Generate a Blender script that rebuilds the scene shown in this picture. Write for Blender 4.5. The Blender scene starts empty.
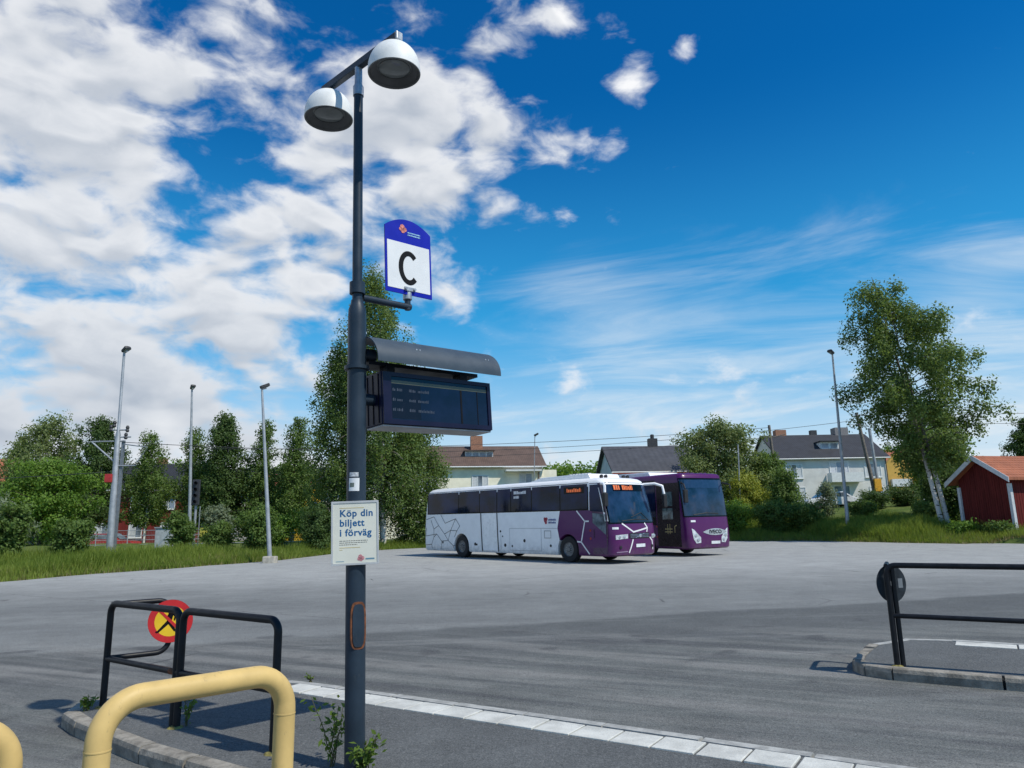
import bpy, bmesh, math, random
import numpy as np
from math import sin, cos, pi, radians, atan2, sqrt, exp
from mathutils import Vector, Matrix

scene = bpy.context.scene
COL = scene.collection

# ---------------------------------------------------------------- camera
PITCH, ROLL, FPX = radians(11.8), radians(1.1), 745.0
F_ = Vector((0, cos(PITCH), sin(PITCH)))
R0 = Vector((1, 0, 0)); U0 = Vector((0, -sin(PITCH), cos(PITCH)))
R_ = R0*cos(ROLL) - U0*sin(ROLL); U_ = U0*cos(ROLL) + R0*sin(ROLL)
cam = bpy.data.cameras.new('camera'); cam_o = bpy.data.objects.new('camera', cam); COL.objects.link(cam_o)
m = Matrix((R_, U_, -F_)).transposed().to_4x4(); m.translation = Vector((0, 0, 1.6)); cam_o.matrix_world = m
cam.sensor_width = 36.0; cam.lens = FPX/1024*36.0; cam.clip_end = 5000; cam.clip_start = 0.05
scene.camera = cam_o
scene.render.resolution_x, scene.render.resolution_y = 1024, 768

# ---------------------------------------------------------------- sun, exposure
SUN_EL = radians(52); SUN_AZ = Vector((0.81, -0.585, 0)).normalized()
sd = Vector((SUN_AZ.x*cos(SUN_EL), SUN_AZ.y*cos(SUN_EL), sin(SUN_EL)))
sun = bpy.data.lights.new('sun', 'SUN'); sun.energy = 4.1; sun.angle = radians(0.53); sun.color = (1.0, 0.94, 0.83)
sun_o = bpy.data.objects.new('sun', sun); COL.objects.link(sun_o)
sun_o.rotation_euler = (-sd).to_track_quat('-Z', 'Y').to_euler(); sun_o.location = (20, -20, 40)
scene.view_settings.view_transform = 'Standard'; scene.view_settings.look = 'None'
scene.view_settings.exposure = 0.0; scene.view_settings.gamma = 1.0; scene.view_settings.use_curve_mapping = False
scene.render.engine = 'CYCLES'

# ---------------------------------------------------------------- world: sky and clouds at infinity
world = bpy.data.worlds.new('World'); scene.world = world; world.use_nodes = True
nt = world.node_tree; nt.nodes.clear()
class NB:
    """small node builder"""
    def __init__(s, nt): s.nt = nt
    def node(s, t, **kw):
        n = s.nt.nodes.new(t)
        for k, v in kw.items(): setattr(n, k, v)
        return n
    def put(s, sock, v):
        if hasattr(v, 'is_output') or isinstance(v, bpy.types.NodeSocket): s.nt.links.new(v, sock)
        elif v is not None: sock.default_value = v
    def math(s, op, a, b=None, c=None, clamp=False):
        n = s.node('ShaderNodeMath', operation=op, use_clamp=clamp)
        s.put(n.inputs[0], a)
        if b is not None: s.put(n.inputs[1], b)
        if c is not None: s.put(n.inputs[2], c)
        return n.outputs[0]
    def vmath(s, op, a, b=None, scale=None):
        n = s.node('ShaderNodeVectorMath', operation=op)
        s.put(n.inputs[0], a)
        if b is not None: s.put(n.inputs[1], b)
        if scale is not None: s.put(n.inputs['Scale'], scale)
        return n.outputs['Value'] if op in ('DOT_PRODUCT', 'LENGTH', 'DISTANCE') else n.outputs['Vector']
    def sep(s, v):
        n = s.node('ShaderNodeSeparateXYZ'); s.put(n.inputs[0], v); return n.outputs
    def comb(s, x, y, z):
        n = s.node('ShaderNodeCombineXYZ'); s.put(n.inputs[0], x); s.put(n.inputs[1], y); s.put(n.inputs[2], z); return n.outputs[0]
    def noise(s, v, scale, detail=4, rough=.5, lac=2.0, dist=0.0):
        n = s.node('ShaderNodeTexNoise'); s.put(n.inputs['Vector'], v)
        n.inputs['Scale'].default_value = scale; n.inputs['Detail'].default_value = detail
        n.inputs['Roughness'].default_value = rough; n.inputs['Lacunarity'].default_value = lac; n.inputs['Distortion'].default_value = dist
        return n.outputs[0]
    def smooth(s, v, a, b, lo=0.0, hi=1.0):
        n = s.node('ShaderNodeMapRange', interpolation_type='SMOOTHSTEP'); s.put(n.inputs[0], v)
        n.inputs[1].default_value = a; n.inputs[2].default_value = b; n.inputs[3].default_value = lo; n.inputs[4].default_value = hi
        return n.outputs[0]
    def lin(s, v, a, b, lo=0.0, hi=1.0):
        n = s.node('ShaderNodeMapRange'); s.put(n.inputs[0], v)
        n.inputs[1].default_value = a; n.inputs[2].default_value = b; n.inputs[3].default_value = lo; n.inputs[4].default_value = hi
        return n.outputs[0]
    def mix(s, f, a, b, mode='MIX'):
        n = s.node('ShaderNodeMix', data_type='RGBA', blend_type=mode); s.put(n.inputs[0], f)
        for i, v in ((6, a), (7, b)):
            if isinstance(v, tuple): v = (*v[:3], 1.0)
            s.put(n.inputs[i], v)
        return n.outputs[2]

w = NB(nt)
sky = w.node('ShaderNodeTexSky'); sky.sky_type = 'NISHITA'; sky.sun_disc = False
sky.sun_elevation = SUN_EL; sky.sun_rotation = atan2(SUN_AZ.x, SUN_AZ.y)
sky.air_density = 1.0; sky.dust_density = 0.4; sky.ozone_density = 2.2; sky.altitude = 300
hs = w.node('ShaderNodeHueSaturation'); hs.inputs['Saturation'].default_value = 1.3; hs.inputs['Value'].default_value = 1.0
w.put(hs.inputs['Color'], sky.outputs[0])
blue = w.mix(1.0, hs.outputs[0], (.05, .75, 1.01), 'MULTIPLY')          # the camera's deep rendering of blue
gen = w.node('ShaderNodeTexCoord').outputs['Generated']
dx, dy, dz = w.sep(gen)[0:3]
def dirpx(x, y):                                                            # view direction of a sky feature
    d = F_ + R_*((x-512)/FPX) + U_*((384-y)/FPX); return tuple(d.normalized())
def blobs(lst, d, top=False):
    acc = None
    for (x, y, rpx, amp) in lst:
        c = dirpx(x, y); k = 1.0/(rpx/FPX)**2
        e = w.math('EXPONENT', w.math('MULTIPLY', w.math('SUBTRACT', w.vmath('DOT_PRODUCT', d, c), 1.0), 2*k))
        if top: e = w.math('MULTIPLY', e, amp); acc = e if acc is None else w.math('SMOOTH_MAX', acc, e, .10)
        else: acc = w.math('MULTIPLY_ADD', e, amp, acc if acc is not None else 0.0)
    return acc
# heaps of cumulus: how much cloud there is in each part of the sky, broken up by noise
CUM = [(40, 70, 100, .66), (160, 85, 50, .56), (15, 150, 80, .60), (120, 165, 66, .60), (30, 245, 105, .68), (130, 270, 85, .66), (225, 282, 66, .62), (300, 265, 66, .60),
       (285, 105, 48, .52), (335, 160, 64, .66), (300, 215, 56, .60), (405, 115, 70, .66), (474, 80, 38, .56), (430, 185, 58, .60), (495, 135, 44, .56), (545, 136, 36, .60), (487, 206, 28, .48),
       (265, 50, 60, .42), (70, 345, 130, .66), (250, 350, 95, .62), (140, 425, 230, .64), (604, 142, 33, .62), (628, 92, 26, .48), (560, 8, 26, .46), (683, 48, 14, .36), (565, 68, 14, .30), (562, 216, 17, .38), (575, 386, 28, .36),
       (-330, 230, 360, .60), (-1100, 250, 500, .50)]
bl = blobs(CUM, gen, True); bl_up = blobs(CUM[:12]+CUM[17:20], w.vmath('ADD', gen, (.008, 0.0, .045)), True)
Q = w.vmath('MULTIPLY', gen, (1.0, 1.0, 1.9))
warp = w.node('ShaderNodeTexNoise'); w.put(warp.inputs['Vector'], Q); warp.inputs['Scale'].default_value = 9.0; warp.inputs['Detail'].default_value = 2
Qw = w.vmath('ADD', Q, w.vmath('SCALE', w.vmath('SUBTRACT', warp.outputs['Color'], (.5, .5, .5)), scale=0.07))
n_here = w.noise(Qw, 10.0, 8, .56)
n_low = w.noise(Qw, 10.0, 2.5, .5); n_up = w.noise(w.vmath('ADD', Qw, (.006, -.005, .034)), 10.0, 2.5, .5)
dens = w.math('ADD', w.math('MULTIPLY', w.math('SUBTRACT', n_here, .5), 2.0), w.math('SUBTRACT', w.math('SUBTRACT', bl, blobs([(860, 90, 190, .30), (700, 200, 110, .22)], gen)), .275))
alpha = w.smooth(dens, -0.14, 0.36)
lit = w.smooth(w.math('SUBTRACT', n_low, n_up), -0.15, 0.10)
thick = w.smooth(dens, 0.15, 0.95)
body = w.smooth(w.math('SUBTRACT', bl, bl_up), -0.16, 0.12)
shade = w.math('ADD', w.math('MULTIPLY', w.math('ADD', w.math('MULTIPLY', lit, .50), w.math('MULTIPLY', body, .50)), .80), w.math('MULTIPLY', w.math('SUBTRACT', 1.0, thick), .34), clamp=True)
shade = w.math('MULTIPLY', shade, w.smooth(dz, .02, .36, .55, 1.06), clamp=True)
ccol = w.mix(shade, (2.75, 3.25, 4.0), (7.6, 7.65, 7.75))
# thin high cloud: long streaks on a deck overhead
den = w.math('MAXIMUM', w.math('ADD', dz, 0.16), 0.05)
px_ = w.math('DIVIDE', dx, den); py_ = w.math('DIVIDE', dy, den)
Pr = w.comb(w.math('MULTIPLY_ADD', px_, .60, w.math('MULTIPLY', py_, .20)), w.math('MULTIPLY_ADD', py_, 1.15, w.math('MULTIPLY', px_, .22)), 3.7)
ci = w.noise(Pr, 1.9, 8, .62, dist=.7)
CIR = [(700, 215, 75, .26), (850, 205, 60, .20), (560, 275, 70, .28), (620, 340, 60, .30), (990, 275, 60, .30), (760, 420, 200, .38), (520, 420, 170, .36), (1010, 430, 160, .34), (1600, 400, 420, .3), (-500, 420, 500, .3)]
cia = w.smooth(w.math('ADD', w.math('MULTIPLY', w.math('SUBTRACT', ci, .5), 1.9), w.math('SUBTRACT', blobs(CIR, gen), .46)), -0.08, 0.80)
hazeband = w.smooth(dz, 0.30, 0.0, 0.0, 1.05)
cia = w.math('MULTIPLY', w.math('ADD', w.math('MULTIPLY', cia, .75), hazeband, clamp=True), .90)
pale = w.mix(w.smooth(dz, .56, .12, 0.0, .62), blue, (.6, 4.1, 7.0))
cold = w.mix(cia, pale, (5.8, 6.4, 6.9))
out_c = w.mix(w.math('MULTIPLY', alpha, .97), cold, ccol)
world.cycles.sampling_method = 'MANUAL'; world.cycles.sample_map_resolution = 256
bg = w.node('ShaderNodeBackground'); w.put(bg.inputs[0], out_c); bg.inputs[1].default_value = 0.13
wo = w.node('ShaderNodeOutputWorld'); nt.links.new(bg.outputs[0], wo.inputs[0])
# ---------------------------------------------------------------- helpers
rng = np.random.default_rng(7); random.seed(7)
MATS = {}
def mat(name, col, rough=.6, metal=0.0, var=.12, scale=6.0, bump=0.0, bscale=40.0, spec=.5, coat=0.0, emit=None, wear=0.0, wear_col=(.10, .06, .035)):
    """procedural principled material with colour variation in object space"""
    if name in MATS: return MATS[name]
    m = bpy.data.materials.new(name); m.use_nodes = True; t = m.node_tree; t.nodes.clear(); b = NB(t)
    o = b.node('ShaderNodeOutputMaterial'); p = b.node('ShaderNodeBsdfPrincipled'); t.links.new(p.outputs[0], o.inputs[0])
    tc = b.node('ShaderNodeTexCoord').outputs['Object']
    n = b.noise(tc, scale, 5, .6)
    dark = tuple(c*(1-var*1.4) for c in col); light = tuple(min(1, c*(1+var)) for c in col)
    bc = b.mix(b.smooth(n, .3, .7), dark, light)
    if wear:
        sc_ = b.comb(b.math('MULTIPLY', b.sep(tc)[0], 1.0), b.math('MULTIPLY', b.sep(tc)[1], 1.0), b.math('MULTIPLY', b.sep(tc)[2], .45))
        bc = b.mix(b.math('MULTIPLY', b.smooth(b.noise(sc_, 26, 6, .7), .60, .72), wear), bc, wear_col)
        bc = b.mix(b.math('MULTIPLY', b.smooth(b.noise(sc_, 3.5, 5, .65), .50, .75), wear*.45), bc, tuple(v*.55 for v in col))
    b.put(p.inputs['Base Color'], bc)
    b.put(p.inputs['Roughness'], b.lin(n, .3, .7, max(0, rough-.08), min(1, rough+.08)))
    p.inputs['Metallic'].default_value = metal; p.inputs['Specular IOR Level'].default_value = spec
    p.inputs['Coat Weight'].default_value = coat; p.inputs['Coat Roughness'].default_value = .05
    if emit: p.inputs['Emission Color'].default_value = (*emit[:3], 1); p.inputs['Emission Strength'].default_value = emit[3]
    if bump:
        bn = b.node('ShaderNodeBump'); bn.inputs['Strength'].default_value = bump; bn.inputs['Distance'].default_value = .01
        b.put(bn.inputs['Height'], b.noise(tc, bscale, 4, .6)); t.links.new(bn.outputs[0], p.inputs['Normal'])
    MATS[name] = m
    return m

class MB:
    """collects polygons for ONE mesh object"""
    def __init__(s): s.v = []; s.f = []
    def add(s, vs, fs):
        o = len(s.v); s.v += [tuple(v) for v in vs]; s.f += [tuple(i+o for i in f) for f in fs]; return s
    def box(s, c, size, rz=0.0, M=None):
        hx, hy, hz = size[0]/2, size[1]/2, size[2]/2
        vs = [Vector((x, y, z)) for z in (-hz, hz) for y in (-hy, hy) for x in (-hx, hx)]
        if M is None: M = Matrix.Rotation(rz, 3, 'Z')
        vs = [M @ v + Vector(c) for v in vs]
        return s.add(vs, [(0, 2, 3, 1), (4, 5, 7, 6), (0, 1, 5, 4), (1, 3, 7, 5), (3, 2, 6, 7), (2, 0, 4, 6)])
    def tube(s, path, r, n=12, cap=True):
        path = [Vector(p) for p in path]; k = len(path)
        rs = r if isinstance(r, (list, tuple)) else [r]*k
        t0 = (path[1]-path[0]).normalized()
        ref = Vector((0, 0, 1)) if abs(t0.z) < .9 else Vector((1, 0, 0))
        a = t0.cross(ref).normalized(); vs = []
        for i, p in enumerate(path):
            t = (path[min(i+1, k-1)]-path[max(i-1, 0)]).normalized()
            a = (a - t*a.dot(t)).normalized(); bq = t.cross(a)
            for j in range(n):
                th = 2*pi*j/n; vs.append(p + (a*cos(th)+bq*sin(th))*rs[i])
        fs = [(i*n+j, i*n+(j+1) % n, (i+1)*n+(j+1) % n, (i+1)*n+j) for i in range(k-1) for j in range(n)]
        if cap: fs += [tuple(range(n-1, -1, -1)), tuple((k-1)*n+j for j in range(n))]
        return s.add(vs, fs)
    def lathe(s, prof, n=24, M=None, closed=False):
        """profile of (radius, z) turned about the local Z axis"""
        vs = []; k = len(prof)
        for r, z in prof:
            for j in range(n): vs.append(Vector((r*cos(2*pi*j/n), r*sin(2*pi*j/n), z)))
        if M is not None: vs = [M @ v for v in vs]
        fs = [(i*n+j, i*n+(j+1) % n, (i+1)*n+(j+1) % n, (i+1)*n+j) for i in range(k-1) for j in range(n)]
        if not closed: fs += [tuple(range(n-1, -1, -1)), tuple((k-1)*n+j for j in range(n))]
        return s.add(vs, fs)
    def prism(s, poly, d0, d1, M=None):
        """polygon in local XY pushed from z=d0 to z=d1"""
        k = len(poly); vs = [Vector((x, y, d0)) for x, y in poly] + [Vector((x, y, d1)) for x, y in poly]
        if M is not None: vs = [M @ v for v in vs]
        fs = [tuple(range(k-1, -1, -1)), tuple(range(k, 2*k))] + [(i, (i+1) % k, k+(i+1) % k, k+i) for i in range(k)]
        return s.add(vs, fs)
    def grid(s, rows):
        k = len(rows[0]); vs = [p for r in rows for p in r]
        return s.add(vs, [(i*k+j, i*k+j+1, (i+1)*k+j+1, (i+1)*k+j) for i in range(len(rows)-1) for j in range(k-1)])
    def build(s, name, material, parent=None, smooth=False, bevel=0.0, loc=None):
        me = bpy.data.meshes.new(name); me.from_pydata(s.v, [], s.f); me.validate()
        if bevel > 0:
            bm = bmesh.new(); bm.from_mesh(me); bmesh.ops.remove_doubles(bm, verts=bm.verts, dist=1e-5)
            es = [e for e in bm.edges if len(e.link_faces) == 2 and e.calc_face_angle(0) > .5]
            bmesh.ops.bevel(bm, geom=es, offset=bevel, segments=2, profile=.6, affect='EDGES'); bm.to_mesh(me); bm.free()
        bm = bmesh.new(); bm.from_mesh(me); bmesh.ops.recalc_face_normals(bm, faces=bm.faces); bm.to_mesh(me); bm.free()
        return finish(me, name, material, parent, smooth, loc)
def finish(me, name, material, parent=None, smooth=False, loc=None):
    if material is not None: me.materials.append(material)
    if smooth:
        me.polygons.foreach_set('use_smooth', [True]*len(me.polygons))
        try: me.set_sharp_from_angle(angle=radians(40))
        except Exception: pass
    o = bpy.data.objects.new(name, me); COL.objects.link(o)
    if parent is not None: o.parent = parent
    if loc is not None: o.location = loc
    return o
def tag(o, label=None, cat=None, group=None, kind=None):
    if label: o['label'] = label
    if cat: o['category'] = cat
    if group: o['group'] = group
    if kind: o['kind'] = kind
    return o
def thing(name, label, cat, loc=(0, 0, 0), rz=0.0, group=None):
    o = bpy.data.objects.new(name, None); COL.objects.link(o); o.location = loc; o.rotation_euler = (0, 0, rz)
    o.empty_display_size = .1
    return tag(o, label, cat, group)
def copy_thing(src, label, loc, rz, group=None):
    def rec(o, parent):
        c = o.copy(); COL.objects.link(c); c.parent = parent
        for ch in list(o.children): rec(ch, c)
        return c
    c = rec(src, None); c.location = loc; c.rotation_euler = (0, 0, rz); c['label'] = label
    if group: c['group'] = group
    return c
def bend(p0, corner, p1, r, n=7):
    """points of a rounded corner between two straight runs"""
    p0, corner, p1 = Vector(p0), Vector(corner), Vector(p1)
    a = (p0-corner).normalized(); b = (p1-corner).normalized(); ang = a.angle(b); d = r/math.tan(ang/2)
    A, B = corner+a*d, corner+b*d; c = corner + (a+b).normalized()*(r/sin(ang/2)); out = []
    va, vb = A-c, B-c; th = va.angle(vb)
    for i in range(n+1):
        t = i/n; out.append(c + (va*sin((1-t)*th)+vb*sin(t*th))/sin(th))
    return out
def text_mesh(s, size, M, depth=.002, bold=0.0, align='LEFT', xs=1.0):
    """lettering as a mesh (MB) placed by matrix M"""
    cu = bpy.data.curves.new('lettering', 'FONT'); cu.body = s; cu.size = size; cu.extrude = depth; cu.offset = bold; cu.align_x = align
    cu.resolution_u = 3; cu.space_character = 1.08
    o = bpy.data.objects.new('lettering', cu); COL.objects.link(o)
    dg = bpy.context.evaluated_depsgraph_get(); me = bpy.data.meshes.new_from_object(o.evaluated_get(dg))
    b = MB(); b.add([M @ Vector((v.co.x*xs, v.co.y, v.co.z)) for v in me.vertices], [tuple(p.vertices) for p in me.polygons])
    bpy.data.objects.remove(o); bpy.data.curves.remove(cu); bpy.data.meshes.remove(me)
    return b
def frame(o, x, y, z):
    """4x4 from origin and three axes"""
    m = Matrix((Vector(x), Vector(y), Vector(z))).transposed().to_4x4(); m.translation = Vector(o); return m
def lerp(a, b, t): return a+(b-a)*t
def sstep(a, b, v): t = min(1, max(0, (v-a)/(b-a))); return t*t*(3-2*t)
SL = 0.028
def gz(y): return SL*(y-5.0)            # the lot climbs gently away from the platforms
# ---------------------------------------------------------------- the lot, the banks, the two platforms
EDGE = [(-900, 5), (-60, 14), (-30, 20), (-16.8, 25.0), (-15.6, 28.0), (-13.3, 31.6), (-11.2, 35.0), (-10.0, 41.0), (-7.8, 46.5), (-3, 48.8), (6, 49.6), (14.5, 49.0), (18.5, 46.6), (21.0, 41.8), (23.0, 39.2), (25.0, 38.6), (27, 36.5), (33, 31), (60, 26), (900, 20)]
def y_edge(x):
    for (x0, y0), (x1, y1) in zip(EDGE, EDGE[1:]):
        if x0 <= x <= x1: return lerp(y0, y1, (x-x0)/(x1-x0))
    return 20.0
def edge_wob(x): return .22*sin(x*1.9)+.16*sin(x*4.3+1)+.10*sin(x*9.7+2)
def asphalt_material(name, tone, near=True):
    m = bpy.data.materials.new(name); m.use_nodes = True; t = m.node_tree; t.nodes.clear(); b = NB(t)
    o = b.node('ShaderNodeOutputMaterial'); p = b.node('ShaderNodeBsdfPrincipled'); t.links.new(p.outputs[0], o.inputs[0])
    tc = b.node('ShaderNodeTexCoord').outputs['Object']
    x, y, z = b.sep(tc)[0:3]
    big = b.noise(tc, .35, 6, .6); mid = b.noise(tc, 2.2, 6, .65); grit = b.noise(tc, 95, 3, .7); peb = b.node('ShaderNodeTexVoronoi')
    b.put(peb.inputs['Vector'], tc); peb.inputs['Scale'].default_value = 52.0
    c = b.mix(b.smooth(big, .3, .7), tuple(v*.88 for v in tone), tuple(v*1.12 for v in tone))
    c = b.mix(b.smooth(mid, .25, .75), c, b.mix(.5, c, tuple(v*1.25 for v in tone)))
    rough_n = b.noise(tc, 1.1, 8, .74)
    if near:
        # an older, paler surface far out, a newer darker lane nearer, worn wheel tracks sweeping round the platforms
        wob = b.math('MULTIPLY', b.math('SUBTRACT', b.noise(tc, .5, 3, .5), .5), 1.0)
        seam = b.math('ADD', b.math('MULTIPLY_ADD', x, -.30, y), wob)
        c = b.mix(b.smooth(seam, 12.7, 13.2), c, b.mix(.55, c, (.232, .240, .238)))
        c = b.mix(b.math('MULTIPLY', b.smooth(seam, 9.2, 10.8), b.smooth(seam, 13.1, 12.8)), c, b.mix(.5, c, (.068, .072, .075)))
        d1 = b.math('SUBTRACT', b.math('MULTIPLY_ADD', x, .50, y), 0.0)
        st = b.comb(b.math('MULTIPLY', b.math('MULTIPLY_ADD', y, -.5, x), .13), b.math('MULTIPLY', d1, 1.5), 0.0)
        streak = b.noise(st, 1.0, 6, .62, dist=.35)
        nearm = b.smooth(y, 13.0, 10.0)
        c = b.mix(b.math('MULTIPLY', b.smooth(streak, .47, .64), b.math('MULTIPLY', nearm, .80)), c, (.200, .198, .186))
        c = b.mix(b.math('MULTIPLY', b.smooth(streak, .49, .36), b.math('MULTIPLY', nearm, .75)), c, (.058, .060, .064))
        pt = b.noise(b.vmath('ADD', st, (3.1, 0.0, 2.0)), 2.1, 7, .72, dist=.5)
        c = b.mix(b.math('MULTIPLY', b.smooth(pt, .53, .58), b.math('MULTIPLY', nearm, .34)), c, (.205, .205, .192))
        c = b.mix(b.math('MULTIPLY', b.smooth(pt, .44, .40), b.math('MULTIPLY', nearm, .38)), c, (.060, .062, .065))
        st2 = b.comb(b.math('MULTIPLY', x, .06), b.math('MULTIPLY_ADD', x, -.05, b.math('MULTIPLY', y, .75)), 5.0)
        s2 = b.noise(st2, 1.0, 6, .65, dist=.2)
        c = b.mix(b.math('MULTIPLY', b.smooth(s2, .48, .66), .38), c, (.092, .096, .097))
        c = b.mix(b.math('MULTIPLY', b.smooth(s2, .46, .34), .30), c, (.245, .250, .240))
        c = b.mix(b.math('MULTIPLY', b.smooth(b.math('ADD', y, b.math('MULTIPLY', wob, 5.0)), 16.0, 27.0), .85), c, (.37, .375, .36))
        # hairline cracks and the joints of old trench repairs
        tr_ = b.math('ABSOLUTE', b.math('ADD', b.math('MULTIPLY_ADD', x, .62, y), b.math('MULTIPLY_ADD', wob, .25, -12.1)))
        c = b.mix(b.math('MULTIPLY', b.smooth(tr_, .030, .012), b.smooth(mid, .42, .58)), c, (.045, .045, .048))
        # oil spots and patches of grime
        oil = b.noise(tc, 1.3, 2, .4); c = b.mix(b.math('MULTIPLY', b.smooth(oil, .64, .72), b.math('MULTIPLY', b.smooth(y, 16.0, 11.0), .60)), c, (.045, .046, .05))
        # cracks
        vo = b.node('ShaderNodeTexVoronoi', feature='DISTANCE_TO_EDGE'); b.put(vo.inputs['Vector'], b.vmath('ADD', tc, b.vmath('SCALE', b.node('ShaderNodeTexNoise').outputs['Color'], scale=.6)))
        vo.inputs['Scale'].default_value = .34
        c = b.mix(b.math('MULTIPLY', b.smooth(vo.outputs['Distance'], .012, .004), b.smooth(big, .56, .66)), c, (.05, .05, .052))
    g3 = b.lin(rough_n, .30, .70, .82, 1.18); cc = b.node('ShaderNodeCombineXYZ')
    for i_ in range(3): b.put(cc.inputs[i_], g3)
    c = b.mix(1.0, c, cc.outputs[0], 'MULTIPLY')
    c = b.mix(b.math('MULTIPLY', b.smooth(grit, .42, .70), .55), c, b.mix(.5, c, (.36, .36, .36)))
    c = b.mix(b.math('MULTIPLY', b.smooth(peb.outputs['Distance'], .45, .12), .60), c, b.mix(.6, c, (.03, .03, .033)))
    spk = b.noise(tc, 34, 4, .85)
    c = b.mix(b.math('MULTIPLY', b.smooth(spk, .56, .66), .45), c, b.mix(.5, c, (.42, .42, .41)))
    c = b.mix(b.math('MULTIPLY', b.smooth(spk, .46, .36), .60), c, b.mix(.75, c, (.022, .023, .025)))
    b.put(p.inputs['Base Color'], c)
    p.inputs['Roughness'].default_value = .86; p.inputs['Specular IOR Level'].default_value = .22
    bn = b.node('ShaderNodeBump'); bn.inputs['Strength'].default_value = .7; bn.inputs['Distance'].default_value = .008
    b.put(bn.inputs['Height'], b.math('ADD', b.math('MULTIPLY', grit, .6), b.math('MULTIPLY', b.math('ADD', peb.outputs['Distance'], mid), .7)))
    t.links.new(bn.outputs[0], p.inputs['Normal'])
    return m
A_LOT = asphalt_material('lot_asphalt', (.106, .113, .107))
A_PLAT = asphalt_material('platform_asphalt', (.086, .091, .091), near=False)

b = MB(); xs = [-900, -300, -100] + list(np.arange(-60, 60.01, .5)) + [100, 300, 900]
top = [(x, y_edge(x)+(edge_wob(x) if abs(x) < 61 else 0), 0) for x in xs]
top = [(x, y, gz(y)) for x, y, _ in top]; bot = [(x, -60.0, gz(-60)) for x in xs]
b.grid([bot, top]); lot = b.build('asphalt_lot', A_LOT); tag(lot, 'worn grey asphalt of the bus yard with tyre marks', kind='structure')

def ground_material():
    m = bpy.data.materials.new('ground_grass'); m.use_nodes = True; t = m.node_tree; t.nodes.clear(); b = NB(t)
    o = b.node('ShaderNodeOutputMaterial'); p = b.node('ShaderNodeBsdfPrincipled'); t.links.new(p.outputs[0], o.inputs[0])
    tc = b.node('ShaderNodeTexCoord').outputs['Object']
    n = b.noise(tc, .8, 6, .65); n2 = b.noise(tc, 7, 5, .7)
    c = b.mix(b.smooth(n, .35, .65), (.060, .105, .022), (.120, .150, .040))
    c = b.mix(b.math('MULTIPLY', b.smooth(n2, .52, .72), .7), c, (.17, .145, .085))
    b.put(p.inputs['Base Color'], c); p.inputs['Roughness'].default_value = .95; p.inputs['Specular IOR Level'].default_value = .1
    bn = b.node('ShaderNodeBump'); bn.inputs['Strength'].default_value = .8; bn.inputs['Distance'].default_value = .05
    b.put(bn.inputs['Height'], n2); t.links.new(bn.outputs[0], p.inputs['Normal'])
    return m
def terrain_z(x, t):
    """height of the ground t metres behind the edge of the asphalt"""
    ye = y_edge(x); z0 = gz(ye)
    r = sstep(4, 20, x)
    ztop = lerp(1.15, 2.30, r); W = lerp(6.0, 7.0, r)
    z = z0-.015 + (ztop-z0)*sstep(-.3, W, t)
    far = sstep(8, 34, t); z += far*lerp(.65, 2.0, sstep(-14, 14, x))
    if 24 < x < 60: z -= (z - 1.35)*sstep(24, 25.5, x)*(1-sstep(6, 14, t))*.75*(1 if t > 0 else 0)
    if t > .3: z += .10*sin(x*.9+t*.6)*sstep(.3, 3, t)+.06*sin(x*2.3-t*1.7)*sstep(.3, 2, t)
    z += sstep(150, 1500, t)*25.0
    return z
def ground_at(x, y): return terrain_z(x, y-y_edge(x))
xs = [-1500, -700, -350, -200, -120, -80] + list(np.arange(-60, 60.01, .75)) + [80, 120, 200, 350, 700, 1500]
ts = [-.6, -.2, 0, .3, .7, 1.2, 1.8, 2.5, 3.2, 4, 5, 6, 7, 8.5, 10, 12, 15, 18, 22, 26, 30, 36, 45, 60, 90, 150, 260, 500, 1000, 2000]
b = MB()
for_rows = []
for t in ts: for_rows.append([(x, y_edge(x)+t+(edge_wob(x)*max(0, 1-abs(t)/3) if abs(x) < 61 else 0), terrain_z(x, t)-(.04 if t < 0 else 0)) for x in xs])
b.grid(for_rows); g = b.build('ground', ground_material(), smooth=True); tag(g, 'grassy ground beyond the asphalt', kind='structure')

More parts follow.
